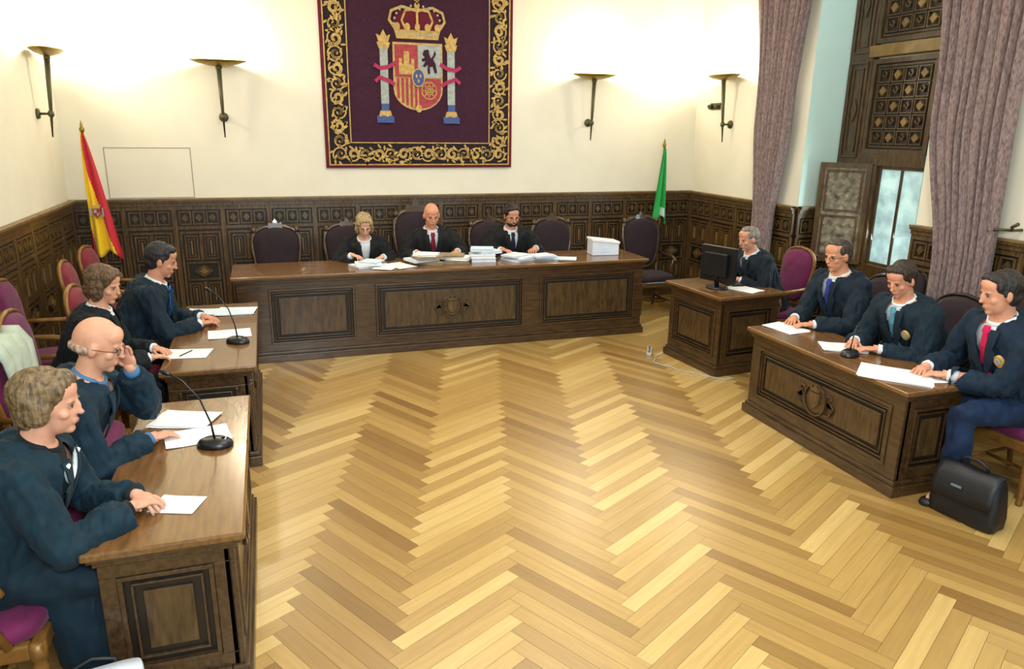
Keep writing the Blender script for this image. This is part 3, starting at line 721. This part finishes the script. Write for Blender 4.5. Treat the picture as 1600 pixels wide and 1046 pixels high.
filepile(2.50, 7.32, 'white files spread before the dark haired man at the bench', [(.32, .24, .025, 'card'), (.3, .24, .02, 'paper'), (.24, .2, .02, 'card')], 5)
filepile(2.78, 7.34, 'bluish papers at the dark haired man\'s left hand', [(.26, .2, .03, 'paperb'), (.24, .2, .02, 'card')], 6)
bx = empty('document_box', (3.55, 7.46, .846), R(-6)); tag(bx, 'white document box standing at the right end of the bench', 'box')
mb = MB(); mb.prism([(-.155, 0), (.155, 0), (.155, .13), (-.155, .165)], -.10, .10); mb.build('body', 'card', bx, .006)
mb = MB(); mb.prism([(-.163, .162), (.163, .127), (.163, .152), (-.163, .19)], -.108, .108); mb.build('lid', 'paper', bx, .004)
mb = MB(); mb.box(-.05, .05, -.104, -.098, .035, .09); mb.build('label_patch', 'paperb', bx)

def mic(x, y, z, rz, label, k=1.):
    t = empty('gooseneck_microphone', (x, y, z), rz); tag(t, label, 'microphone', 'gooseneck microphones')
    mb = MB(); mb.loft([[(.06*s*math.cos(2*PI*i/24), .085*s*math.sin(2*PI*i/24), zz) for i in range(24)] for zz, s in ((0, 1), (.012, 1), (.03, .85), (.04, .6))]); mb.build('base', 'black', t)
    Q = lambda P: [(a, b*k, .035+(c-.035)*k) for a, b, c in P]
    mb = MB(); mb.tube(Q([(0, 0, .035), (0, .01, .12), (0, .05, .24), (0, .12, .33), (0, .17, .36)]), [.006, .0045, .0045, .0045, .005], 8); mb.build('gooseneck', 'black', t)
    mb = MB(); mb.tube(Q([(0, .165, .357), (0, .18, .366), (0, .2, .375), (0, .22, .383)]), [.006, .011, .012, .006], 10); mb.build('capsule', 'black', t)
    mb = MB(); mb.box(-.012, .012, -.055, -.035, .03, .04); mb.build('button', 'steel', t)
mic(-.33, 3.52, DZ, R(75), 'gooseneck microphone on the near left desk')
mic(-.28, 5.34, DZ, R(60), 'gooseneck microphone on the middle left desk')
mic(3.76, 3.86, DZ, R(-60), 'short gooseneck microphone on the right desk', .45)

t = empty('monitor', (4.0, 5.86, .761), R(108)); tag(t, 'black computer monitor seen from behind on the small desk', 'monitor')
mb = MB(); mb.box(-.2, .2, -.02, .02, .06, .40); mb.box(-.13, .13, .02, .06, .12, .34); mb.build('housing', 'black', t, .008)
mb = MB(); mb.box(-.19, .19, -.022, -.0205, .07, .39); mb.build('screen', mat('dark_screen', S(20, 26, 34), .2, emit=.05), t)
mb = MB(); mb.loft([[(.11*math.cos(2*PI*i/24), .09*math.sin(2*PI*i/24), z) for i in range(24)] for z in (0, .012)]); mb.tube([(0, 0, .01), (0, .04, .2)], .022, 12); mb.build('stand', 'black', t)
t = empty('keyboard', (4.24, 6.03, .761), R(85)); tag(t, 'dark keyboard in front of the clerk', 'keyboard')
mb = MB(); mb.box(-.2, .2, -.065, .065, 0, .018); mb.build('case', 'black', t, .004)
mb = MB()
for i in range(14):
    for j in range(4): mb.box(-.19+i*.0272, -.166+i*.0272, -.055+j*.028, -.031+j*.028, .018, .024)
mb.build('keys', 'iron', t)

# black bag
t = empty('shoulder_bag', (3.80, 2.84, 0), R(100)); tag(t, 'upright soft black bag standing on the floor by the right desk', 'bag')
mb = MB(); rings = []
for z, a, b in ((0, .175, .075), (.012, .19, .09), (.08, .195, .098), (.18, .19, .09), (.27, .178, .068), (.315, .165, .04)):
    rings.append([(a*math.copysign(abs(math.cos(q))**.4, math.cos(q)), b*math.copysign(abs(math.sin(q))**.4, math.sin(q)), z+(.006*math.cos(3*q) if z > .1 else 0)) for q in [2*PI*i/48 for i in range(48)]])
mb.loft(rings); me = mb.mesh('body'); wobble(me, .010, 12, 3); link('body', me, 'leather', t)
mb = MB()
fl = []
for k, (y, z) in enumerate(((-.045, .32), (0, .332), (.045, .322), (.080, .265), (.102, .19), (.108, .13))): fl.append([(-.175+.35*i/10, y, z+.004*math.sin(i*1.1)) for i in range(11)])
mb.add([p for r in fl for p in r], [(k*11+i, k*11+i+1, (k+1)*11+i+1, (k+1)*11+i) for k in range(5) for i in range(10)], True)
o = mb.build('flap', 'leather', t); sd = o.modifiers.new('s', 'SOLIDIFY'); sd.thickness = .008
mb = MB(); mb.tube([(-.08, 0, .325), (-.075, .01, .36), (-.03, .02, .385), (.03, .02, .385), (.075, .01, .36), (.08, 0, .325)], .010, 10); mb.build('handle', 'leather', t)
mb = MB(T_((.03, .099, .22)) @ RX(R(18))); mb.box(-.03, .03, -.003, .003, -.007, .007); mb.build('pale_patch', 'greyp', t)  # grey strip paints in a light reflection and faint lettering on the flap
t = empty('tote_bag', (-.72, 2.53, 0), R(10)); tag(t, 'white bag with dark handles on the floor by the near left desk', 'bag')
mb = MB(); rings = []
for z, a, b in ((0, .15, .07), (.01, .16, .08), (.18, .165, .075), (.28, .16, .05), (.30, .155, .04)):
    rings.append([(a*math.copysign(abs(math.cos(q))**.5, math.cos(q)), b*math.copysign(abs(math.sin(q))**.5, math.sin(q)), z) for q in [2*PI*i/28 for i in range(28)]])
mb.loft(rings); mb.build('body', 'card', t)
for s in (-1, 1):
    mb = MB(); mb.tube([(-.08, s*.035, .27), (-.07, s*.05, .31), (0, s*.055, .33), (.07, s*.05, .31), (.08, s*.035, .27)], .008, 8); mb.build('handle', 'leather', t)
mb = MB(); pts = [(3.74, 6.3, .01), (3.6, 6.22, .006), (3.5, 6.05, .006), (3.58, 5.8, .006), (3.7, 5.6, .006), (3.82, 5.42, .006), (4.0, 5.38, .006)]
sp = []
for a, b in zip(pts, pts[1:]):
    for k in range(6): sp.append(Vector(a).lerp(Vector(b), k/6)+Vector((.02*math.sin(len(sp)*.9), .02*math.cos(len(sp)*.7), 0)))
mb.tube(sp, .005, 8); tag(mb.build('cable', 'cable'), 'pale cable looping over the floor around the small desk', 'cable')
t = empty('power_strip', (3.60, 6.35, 0), R(60)); tag(t, 'pale power strip on the floor left of the small desk', 'power strip')
mb = MB(); mb.box(-.12, .12, -.025, .025, 0, .035); mb.build('case', 'cable', t, .006)
for i in range(4):
    mb = MB(); mb.lathe([(.001, .035), (.015, .035), (.015, .038), (.001, .038)], (-.084+.056*i, 0, 0), 14); mb.build('socket', 'black', t)

# ------------------------------------------------------------------ people
SEC = [(-.10, .160, .118), (0, .170, .124), (.12, .155, .114), (.25, .166, .120), (.35, .180, .118), (.41, .180, .108), (.45, .152, .094), (.48, .102, .078), (.50, .070, .064)]
def sec(z):
    if z <= SEC[0][0]: return SEC[0][1:]
    for a, b in zip(SEC, SEC[1:]):
        if z <= b[0]:
            k = (z-a[0])/(b[0]-a[0]); return (a[1]+(b[1]-a[1])*k, a[2]+(b[2]-a[2])*k)
    return SEC[-1][1:]
def ring(w, d, z, n=28):
    out = []
    for i in range(n):
        a = 2*PI*i/n; c, s = math.cos(a), math.sin(a)
        out.append((w*math.copysign(abs(c)**.83, c), d*math.copysign(abs(s)**.83, s), z))
    return out
def fronty(x, z, infl):
    w, d = sec(z); w += infl; d += infl
    q = max(0, 1-abs(x/w)**2.4); return d*q**(1/2.4)
def ik(a, t, l1, l2, pole):
    d = t-a; L = d.length
    if L > l1+l2-.004: t = a+d*((l1+l2-.004)/L); L = l1+l2-.004
    if L < .1: L = .1
    dn = (t-a).normalized(); x = (l1*l1-l2*l2+L*L)/(2*L); h = math.sqrt(max(l1*l1-x*x, 0))
    p = pole-dn*pole.dot(dn); p.normalize()
    return a+dn*x+p*h, t
def hand(mb, S0, wrist, d, side, up=Vector((0, 0, 1)), curl=1., hs=.92):
    d = d.normalized(); x = d.cross(up).normalized(); z = x.cross(d)
    m = Matrix((x, d, z)).transposed().to_4x4(); m.translation = wrist
    M0 = mb.M; mb.M = S0 @ m @ Matrix.Scale(hs, 4)
    t = -side                                  # thumb toward the body's middle
    mb.ell((0, .048, 0), (.041, .055, .017), 14, 8)
    mb.tube([(0, -.025, 0), (0, .03, 0)], [.026, .03], 10)
    for i, (L, r) in enumerate(((.068, .0095), (.078, .0098), (.072, .0093), (.056, .0082))):
        fx = t*(.031-.0205*i); sp = t*(.008-.006*i)
        mb.tube([(fx*.8, .07, 0), (fx, .092, -.001), (fx+sp*.5, .092+L*.42, -.004-.010*curl), (fx+sp, .092+L*(.78-.10*curl), -.012-.026*curl), (fx+sp, .092+L*(1.0-.24*curl), -.018-.042*curl)], [r*1.05, r*1.08, r, r*.92, r*.6], 8)
    mb.tube([(t*.018, .018, -.004), (t*.044, .042, -.010), (t*.060, .068, -.016), (t*.062, .092, -.022), (t*.060, .102, -.024)], [.013, .0125, .0105, .0095, .006], 8)
    mb.M = M0
skinm = {}
def skin_mat(c):
    if c not in skinm: skinm[c] = mat('skin', S(*c), .6, var=.10, scale=18, bump=.05)
    return skinm[c]
clothm = {}
def cloth(c):
    if c not in clothm: clothm[c] = mat('suit_cloth', S(*c), .8, var=.22, scale=16, bump=.12, sheen=.02, spec=.35)
    return clothm[c]
hairm = {}
def hair_mat(c):
    if c not in hairm: hairm[c] = mat('hair', S(*c), .55, var=.65, scale=40, bump=.6, stretch=(1.6, 1.6, .35))
    return hairm[c]
pc = [0]
def person(label, loc, face, s=1.03, lean=18, twist=0, hyaw=0, hpitch=10, hands=None, hdirs=(None, None), suit=(20, 60, 80), trouser=None,
           shirt='shirt', tie=None, hair='short', hc=(40, 30, 25), skin=(208, 150, 122), glasses=False, woman=False, badge=False,
           feet=.36, seat=.482, vz=.22, vw=.045, spread=.1, skirt=False, beard=False, sleeve=1.12, robe=0., lanyard=None, necklace=False, hroll=0, hscale=1.02, neck=.145):
    pc[0] += 1; seed = pc[0]
    root = empty('person', (loc[0], loc[1], 0), R(face)); tag(root, label, 'person')
    W = Matrix.Translation((loc[0], loc[1], 0)) @ RZ(R(face)); Wi = W.inverted()
    S0 = Matrix.Scale(s, 4)
    zp = seat/s+.125
    TF = T_((0, 0, zp)) @ RX(R(-lean)) @ RZ(R(twist)); TFi = TF.inverted()
    sh = .178 if woman else .200
    wf = .93 if woman else 1.03
    SH = [TF @ Vector((sd*sh, 0, .42)) for sd in (1, -1)]
    arms = []
    for k, sd in enumerate((1, -1)):
        tgt = (Wi @ Vector(hands[k]))/s
        el, wr = ik(SH[k], tgt, .29, .255, Vector((sd*.6, -.35, -.85)))
        arms.append((SH[k], el, wr))
    HIP = [Vector((sd*.09, .02, zp-.035)) for sd in (1, -1)]
    legs = []
    for k, sd in enumerate((1, -1)):
        kn, an = ik(HIP[k], Vector((sd*spread, feet, .09)), .42, .42, Vector((0, .5, 1)))
        legs.append((HIP[k], kn, an))
    nb = TF @ Vector((0, -.004, .485)); up = Vector((0, math.sin(R(lean*.45)), math.cos(R(lean*.45))))
    hcen = nb+up*neck+Vector((0, .035, 0))
    HF = T_(hcen) @ RZ(R(hyaw)) @ RX(R(-hpitch)) @ RY(R(hroll)) @ Matrix.Scale(hscale, 4)
    mb = MB(S0 @ TF)
    mb.loft([ring(sec(z)[0]*wf, sec(z)[1], z) for z in (-.10, 0, .12, .25, .35, .41, .45, .48, .50)])
    mb.M = S0; mb.tube([nb-up*.03, nb+up*.04+Vector((0, .006, 0)), hcen-up*.04-Vector((0, .012, 0))], [.060, .055, .056], 16)
    for a, e, w in arms:
        mb.tube([a, a.lerp(e, .3), e, e.lerp(w, .3), w], [.05, .046, .038, .038, .026], 12)
    for h, kn, an in legs:
        mb.tube([h, h.lerp(kn, .5), kn, kn.lerp(an, .35), an], [.075, .066, .05, .05, .033], 12)
        mb.ell((an.x, an.y+.05, .04), (.038, .10, .035))
    mb.M = S0 @ HF
    jw = .053 if woman else .059
    mb.ell((0, -.012, .022), (.074, .094, .097), 24, 16); mb.ell((0, .016, -.035), (jw, .064, .078), 20, 14)
    mb.ell((0, .056, -.092), (.022, .018, .018)); mb.ell((0, .086, -.012), (.0100, .013, .027)); mb.ell((0, .095, -.031), (.0120, .012, .0095))
    mb.ell((0, .072, .018), (.048, .012, .010)); mb.ell((0, .077, -.062), (.019, .008, .012)); mb.ell((0, .05, .05), (.058, .035, .045))
    for sd in (-1, 1):
        mb.ell((sd*.038, .053, -.026), (.021, .018, .018)); mb.ell((sd*.077, -.004, -.008), (.009, .018, .029))
    bme = remeshed(mb, .0066*s, 1)
    ex = MB(S0 @ HF); ex.mi = 1
    for sd in (-1, 1): ex.ell((sd*.029, .070, -.002), (.010, .009, .0038), 12, 8)
    ex.mi = 2
    for sd in (-1, 1):
        ex.ell((sd*.029, .0765, -.002), (.0050, .0035, .0040), 10, 6)
        ex.ell((sd*.029, .0775, .0020), (.0115, .003, .0013), 10, 6)
    ex.mi = 4
    for sd in (-1, 1): ex.ell((sd*.030, .0815, .014), (.016, .0035, .0026), 10, 6, RY(R(sd*3)))
    ex.mi = 3; ex.ell((0, .0822, -.060), (.016, .004, .0022), 12, 6); ex.ell((0, .0820, -.065), (.013, .004, .0028), 12, 6)
    ex.mi = 0
    for k, sd in enumerate((1, -1)):
        a, e, w = arms[k]; fd = (w-e).normalized()
        if hdirs[k] is not None:
            d = (Wi.to_3x3() @ Vector(hdirs[k][0])); u_ = Wi.to_3x3() @ Vector(hdirs[k][1]); c_ = hdirs[k][2]
        else:
            d = Vector((fd.x*.7-sd*.3, fd.y+.15, 0)).normalized()+Vector((0, 0, -.08)); u_ = Vector((0, 0, 1)); c_ = .7
        hand(ex, S0, w, d, sd, u_, c_, .84 if woman else .92)
    bm = bmesh.new(); bm.from_mesh(bme)
    for f in bm.faces: f.smooth = True; f.material_index = 0
    em = ex.mesh('e'); bm.from_mesh(em); bm.to_mesh(bme); bm.free(); bpy.data.meshes.remove(em)
    hm = hair_mat(hc)
    link('body', bme, [skin_mat(skin), M['eyew'], M['eyed'], M['lip'], hm], root)
    # hair
    mb = MB(S0 @ HF)
    if hair == 'short':
        mb.ell((0, -.026, .034), (.081, .092, .095), 24, 16); mb.ell((0, .028, .084), (.066, .045, .032)); mb.ell((.02, .038, .088), (.048, .038, .025))
        mb.ell((0, -.045, -.02), (.071, .062, .06))
        for sd in (-1, 1): mb.ell((sd*.066, .026, .050), (.013, .026, .034)); mb.ell((sd*.076, .010, .015), (.005, .012, .026))
    elif hair == 'receding':
        mb.ell((0, -.032, .030), (.082, .088, .086), 24, 16); mb.ell((0, -.045, -.02), (.071, .063, .06))
        mb.ell((0, -.004, .094), (.058, .066, .026))
        for sd in (-1, 1): mb.ell((sd*.066, .015, .045), (.014, .030, .034))
    elif hair == 'bald':
        mb.ell((0, -.040, -.014), (.0785, .074, .032), 24, 16)
    elif hair == 'bob':
        mb.ell((0, -.026, .038), (.088, .100, .098), 24, 16); mb.ell((0, .036, .084), (.066, .048, .036)); mb.ell((.02, .048, .075), (.045, .034, .026))
        mb.ell((0, -.06, -.03), (.080, .056, .08))
        for sd in (-1, 1): mb.ell((sd*.074, -.008, -.022), (.020, .048, .070)); mb.ell((sd*.058, .042, .058), (.026, .032, .036))
    elif hair == 'puff':
        mb.ell((0, -.030, .040), (.089, .102, .094), 24, 16); mb.ell((0, .030, .086), (.070, .050, .036)); mb.ell((-.02, .044, .084), (.045, .038, .024))
        mb.ell((0, -.066, -.018), (.080, .052, .072))
        for sd in (-1, 1): mb.ell((sd*.077, -.022, -.004), (.018, .050, .052)); mb.ell((sd*.062, .034, .058), (.024, .034, .036)); mb.ell((sd*.074, -.05, .03), (.022, .04, .04))
    hme = remeshed(mb, .0060*s, 2)
    wobble(hme, .008 if woman else .004, 22, seed, (1.4, .6, 1.1), .1); wobble(hme, .0045 if woman else .003, 85, seed, (1.6, .35, 1.1))
    for p in hme.polygons: p.use_smooth = True
    link('hair', hme, hm, root)
    if beard:
        mb = MB(S0 @ HF); mb.ell((0, .022, -.072), (.058, .060, .040)); mb.ell((0, .080, -.050), (.024, .006, .005)); 
        link('beard', remeshed(mb, .006, 1), hm, root)
    # shirt with closed collar
    mb = MB(S0 @ TF)
    mb.loft([ring(sec(z)[0]*wf+.004, sec(z)[1]+.012, z) for z in (.02, .12, .25, .35, .41)]+[ring(sec(.45)[0]*wf-.004, sec(.45)[1]+.012, .448), ring(.098, .090, .472), ring(.074, .072, .488)])
    sme = remeshed(mb, .011*s, 1)
    cm = MB(S0 @ TF)
    rr = []
    for k, (rd, z) in enumerate(((.078, .460), (.078, .496), (.072, .512), (.064, .510), (.064, .460))):
        rr.append([(rd*math.cos(2*PI*i/28), rd*math.sin(2*PI*i/28)+.006, z-(.010 if math.sin(2*PI*i/28) > .6 else 0)) for i in range(28)])
    cm.loft(rr, True, False)
    cm.M = S0
    for a, e, w in arms:
        d = (w-e).normalized(); cm.tube([w-d*.05, w+d*.002], [.0335, .0335], 14)
    bm = bmesh.new(); bm.from_mesh(sme)
    for f in bm.faces: f.smooth = True
    em = cm.mesh('e'); bm.from_mesh(em); bm.to_mesh(sme); bm.free(); bpy.data.meshes.remove(em)
    link('shirt', sme, M[shirt] if isinstance(shirt, str) else cloth(shirt), root)
    # jacket
    rb = robe
    mb = MB(S0 @ TF)
    mb.loft([ring((sec(z)[0]+f)*wf, sec(z)[1]+f*.9, z) for z, f in ((-.14, .045+rb*1.6), (-.06, .034+rb*1.4), (.02, .03+rb*1.2), (.12, .034+rb), (.25, .030+rb*.7), (.35, .028+rb*.3), (.41, .032), (.445, .034), (.468, .032))]+[ring(.096, .092, .494)])
    mb.M = S0
    for a, e, w in arms:
        d = (w-e).normalized(); q = sleeve
        mb.ell(a+Vector((0, 0, .008)), (.070, .068, .058))
        dn = Vector((0, 0, -.012))*(q-1)*6
        mb.tube([a, a.lerp(e, .35), a.lerp(e, .8)+dn*.5, e+dn*.6, e.lerp(w, .25)+dn, e.lerp(w, .7)+dn, w-d*.02+dn], [.067, .060*q, .056*q, .054*q, .054*q, .047*q*q, .042*q*q], 16)
    jme = remeshed(mb, .0085*s, 1)
    wobble(jme, .010+rb*.3, 8, seed, (1, 1, .8), .2); wobble(jme, .013, 19, seed+4, (1.5, 1.5, .5), .1); wobble(jme, .007, 42, seed+7, (1.3, 1.3, .45))
    bm = bmesh.new(); bm.from_mesh(jme); kill = []
    for f in bm.faces:
        p = TFi @ (f.calc_center_median()/s)
        if p.y > .02 and vz < p.z < .56 and abs(p.x) < .008+vw*min(1, (p.z-vz)/(.45-vz)): kill.append(f)
        f.smooth = True
    bmesh.ops.delete(bm, geom=kill, context='FACES')
    lm = MB(S0 @ TF)
    for sd in (-1, 1):
        inner = []; outer = []
        for k in range(10):
            z = vz+(.485-vz)*k/9; x = .008+vw*min(1, (z-vz)/(.45-vz)); wd = .050*(math.sin(min(1, k/5)*PI/2)) if k < 6 else (.028 if k == 6 else .034)
            yi = max(fronty(x, z, .034+rb*.3), .088 if z > .46 else 0)
            inner.append((sd*(x-.008), yi+.011, z)); outer.append((sd*(x+wd+.004), max(fronty(x+wd, z, .034+rb*.3), .06)+.014, z-.006))
        vs = inner+outer+[(p[0], p[1]+.006, p[2]) for p in inner+outer]; n = 10; fs = []
        for k in range(9):
            fs += [(k, k+1, n+k+1, n+k), (2*n+n+k, 2*n+n+k+1, 2*n+k+1, 2*n+k), (k, 2*n+k, 2*n+k+1, k+1), (n+k, n+k+1, 3*n+k+1, 3*n+k)]
        lm.add(vs, fs, False)
    em = lm.mesh('e'); bm.from_mesh(em); bm.to_mesh(jme); bm.free(); bpy.data.meshes.remove(em)
    jm = cloth(suit); link('jacket', jme, jm, root)
    if tie:
        mb = MB(S0 @ TF); rg = []
        for z, w_ in ((.488, .018), (.462, .024), (.452, .014), (.38, .026), (.28, .034), (.2, .038)):
            y = max(fronty(0, z, .014), .082)+.008; rg.append([(-w_, y, z), (w_, y, z), (w_, y+.010, z), (-w_, y+.010, z)])
        mb.loft(rg, False); mb.build('tie', cloth(tie), root)
    if badge:
        mb = MB(S0 @ TF @ T_((.11*badge, fronty(.11, .33, .035)+.016, .33)))
        mb.prism(circ(0, 0, .030, .034, 16), -.008, .010); bo = mb.build('badge', 'gold', root)
        mb.v = []; mb.f = []; mb.m = []; mb.sm = []; mb.prism(circ(0, 0, .016, .018, 12), .008, .014); mb.build('badge_centre', 'silver', bo)
    if lanyard:
        mb = MB(S0 @ TF)
        for sd in (-1, 1): mb.tube([(sd*.07, fronty(.07, .45, .03), .46), (sd*.05, fronty(.05, .34, .034)+.012, .36), (sd*.008, fronty(0, .2, .036)+.018, .17)], .009, 6)
        mb.box(-.03, .03, fronty(0, .12, .036)+.002, fronty(0, .12, .036)+.020, .08, .17); mb.build('lanyard', cloth(lanyard), root)
    if necklace:
        mb = MB(S0 @ TF); P = []
        for q in range(25):
            a = -1.35+2.7*q/24; x = .078*math.sin(a); z = .500-.12*math.cos(a); P.append((x, max(fronty(x, min(z, .45), .026), .086*math.cos(a))+.012, z))
        mb.tube(P, .010, 8); mb.build('necklace', 'paper', root)
    if glasses:
        mb = MB(S0 @ HF)
        for sd in (-1, 1):
            cpts = [(sd*.033+.022*math.cos(a), .087, -.003+.014*math.sin(a)) for a in [2*PI*i/14 for i in range(15)]]
            mb.tube(cpts, .0014, 6); mb.tube([(sd*.055, .085, .002), (sd*.080, .04, .004), (sd*.084, -.005, .002)], .0014, 6)
        mb.tube([(-.011, .091, .001), (.011, .091, .001)], .0014, 6); mb.build('glasses', 'black', root)
    mb = MB(S0 @ TF); mb.loft([ring(.168*wf, .124, -.085), ring(.178*wf, .132, 0), ring(.165, .12, .08)])
    mb.M = S0; mb.ell((0, 0, zp-.02), (.17, .13, .10))
    for h, kn, an in legs:
        q = 1.25 if skirt else 1.1
        mb.tube([h, h.lerp(kn, .5), kn, kn.lerp(an, .4), an+Vector((0, 0, .0))], [.085*q, .080*q, .068*q, .066*q, .060*q], 14)
    if skirt:
        k0 = (legs[0][1]+legs[1][1])/2; mb.loft([[(x, y+HIP[0].y*.5, z) for x, y, z in ring(.17, .10, zp-.06)], [(x, y+k0.y*.55, z) for x, y, z in ring(.17, .12, zp-.09)], [(x, y+k0.y*.75, z) for x, y, z in ring(.19, .13, .16)]])
    tme = remeshed(mb, .013, 2); wobble(tme, .012, 12, seed); wobble(tme, .010, 26, seed, (1, 1, .4))
    for p in tme.polygons: p.use_smooth = True
    link('skirt' if skirt else 'trousers', tme, cloth(trouser) if trouser else jm, root)
    for h, kn, an in legs:
        mb = MB(S0); rings = []
        for y, w_, h_ in ((-.055, .022, .03), (-.045, .034, .07), (0, .038, .085), (.05, .042, .065), (.10, .046, .05), (.15, .040, .038), (.175, .022, .025)):
            rings.append([(an.x+w_*math.cos(2*PI*i/16), an.y+y, h_/2+.002+h_/2*math.sin(2*PI*i/16)) for i in range(16)])
        mb.loft(rings); mb.build('shoe', 'leather', root)
    return root

TZ = .71+.042; BZ = .845+.042
ROBE = (10, 13, 16)
person('woman with puffed fair hair in a teal jacket and white necklace, nearest on the left', (-1.11, 2.92), -90, 1.03, 27, 0, -4, 4,
       [(-.60, 2.88, TZ+.01), (-.60, 2.99, TZ+.01)], suit=(4, 38, 52), shirt=(8, 20, 28), hair='puff', hc=(112, 92, 64), skin=(210, 154, 128), woman=True, necklace=True, skirt=True, trouser=(4, 32, 46), vz=.26, vw=.05, sleeve=1.25, robe=.014, hscale=1.03)
person('bald man in a teal suit leaning forward with one hand against his cheek', (-1.11, 3.68), -90, 1.05, 29, 0, -6, 16,
       [(-.62, 3.60, TZ), (-.70, 3.80, 1.045)], (None, ((-.12, -.10, 1), (.5, 1, 0), .5)), suit=(5, 38, 54), shirt='shirtb', hair='bald', hc=(168, 142, 122), skin=(212, 156, 128), glasses=True, trouser=(8, 20, 30), sleeve=1.2, robe=.01, hscale=1.05)
person('woman with brown hair in a black jacket and white blouse behind the bald man', (-1.24, 5.12), -90, 1.0, 19, 0, -20, 12,
       [(-.80, 4.98, TZ), (-.80, 5.2, TZ)], suit=(9, 18, 23), hair='bob', hc=(92, 68, 44), skin=(208, 152, 124), woman=True, vz=.16, vw=.065, trouser=(10, 14, 18), sleeve=1.2, robe=.01)
person('dark haired man with blue lanyard and tie leaning over the left desk', (-1.07, 5.88), -90, 1.06, 26, 0, 0, 16,
       [(-.56, 5.80, TZ), (-.56, 6.02, TZ)], suit=(6, 30, 44), tie=(30, 110, 200), hair='short', hc=(22, 20, 24), skin=(198, 140, 112), lanyard=(40, 120, 210), trouser=(10, 18, 24), robe=.01)
person('fair haired woman in a black robe reading at the long bench', (.94, 8.06), 180, 1.0, 24, 0, 0, 20,
       [(.78, 7.64, BZ+.03), (1.10, 7.64, BZ)], suit=ROBE, hair='bob', hc=(160, 136, 96), skin=(212, 162, 138), woman=True, glasses=True, vz=.18, vw=.045, sleeve=1.36, robe=.045, trouser=ROBE)
person('man with thinning hair in a black robe at the middle of the bench', (1.68, 8.08), 180, 1.08, 16, 0, 0, 14,
       [(1.46, 7.62, BZ+.03), (1.90, 7.62, BZ+.03)], suit=ROBE, tie=(110, 22, 44), hair='bald', hc=(90, 70, 54), skin=(206, 144, 114), sleeve=1.36, robe=.045, trouser=ROBE)
person('dark haired bearded man with glasses in a black robe at the bench', (2.6, 8.08), 180, 1.05, 18, 0, 0, 12,
       [(2.40, 7.62, BZ+.03), (2.80, 7.62, BZ+.03)], suit=ROBE, tie=(24, 30, 50), hair='short', hc=(20, 17, 18), skin=(198, 140, 112), glasses=True, beard=True, sleeve=1.36, robe=.045, trouser=ROBE)
person('grey haired man in a dark suit at the small monitor desk', (4.72, 6.06), 90, 1.0, 26, 0, 0, 12,
       [(4.32, 6.18, .76+.045), (4.32, 5.96, .76+.045)], suit=(8, 24, 34), hair='receding', hc=(124, 114, 102), skin=(206, 146, 118), trouser=(10, 16, 20), tie=(30, 40, 60))
person('man with greying hair and blue tie at the far end of the right desk', (4.48, 4.64), 90, 1.07, 19, 0, 6, 8,
       [(3.98, 4.72, TZ), (3.98, 4.50, TZ)], suit=(8, 28, 42), tie=(40, 60, 150), hair='receding', hc=(66, 56, 48), skin=(204, 142, 110), glasses=True, trouser=(10, 18, 24), sleeve=1.18, robe=.008)
person('man with brown hair and pale blue tie in the middle of the right desk', (4.45, 3.90), 90, 1.05, 27, 0, 8, 22,
       [(3.96, 4.04, TZ), (3.96, 3.82, TZ)], suit=(8, 32, 46), tie=(84, 150, 176), hair='short', hc=(46, 34, 26), skin=(206, 144, 116), badge=-1, trouser=(10, 18, 24), sleeve=1.18, robe=.008)
person('man with a magenta tie and badge seated nearest on the right desk', (4.38, 3.10), 82, 1.12, 22, 0, -14, 10,
       [(3.97, 3.42, TZ), (3.95, 3.24, TZ)], suit=(8, 32, 52), tie=(200, 24, 84), hair='short', hc=(34, 28, 26), skin=(208, 148, 120), badge=-1, trouser=(8, 34, 66), feet=.44, spread=.14, sleeve=1.18, robe=.008)

# ------------------------------------------------------------------ light
w = bpy.data.worlds.new('world'); scene.world = w; w.use_nodes = True
w.node_tree.nodes['Background'].inputs[0].default_value = (.76, .93, 1, 1); w.node_tree.nodes['Background'].inputs[1].default_value = .95
def area(loc, target, size, e, c):
    l = bpy.data.lights.new('area_light', 'AREA'); l.shape = 'RECTANGLE'; l.size = size[0]; l.size_y = size[1]; l.energy = e; l.color = c
    o = bpy.data.objects.new('area_light', l); col.objects.link(o); o.location = loc
    o.rotation_euler = (Vector(target)-Vector(loc)).to_track_quat('-Z', 'Y').to_euler()
area((1.8, 2.5, 4.4), (1.8, 2.5, 0), (2.4, 2.4), 112, (1, .98, .93))
area((1.8, 6.0, 4.4), (1.8, 5.6, 0), (3.0, 1.8), 88, (1, .98, .93))
area((.3, -.8, 3.0), (1.9, 6, 1.0), (.9, .7), 160, (.91, .99, 1))
area((5.88, 5.77, 1.4), (3, 5.6, .6), (.5, .9), 22, (.75, .92, 1))
area((5.6, 5.2, 3.6), (5.7, 6.6, 2.6), (.3, 1.2), 9, (.72, .93, 1))  # added bluish light to cool the niche reveal, no fitting behind it
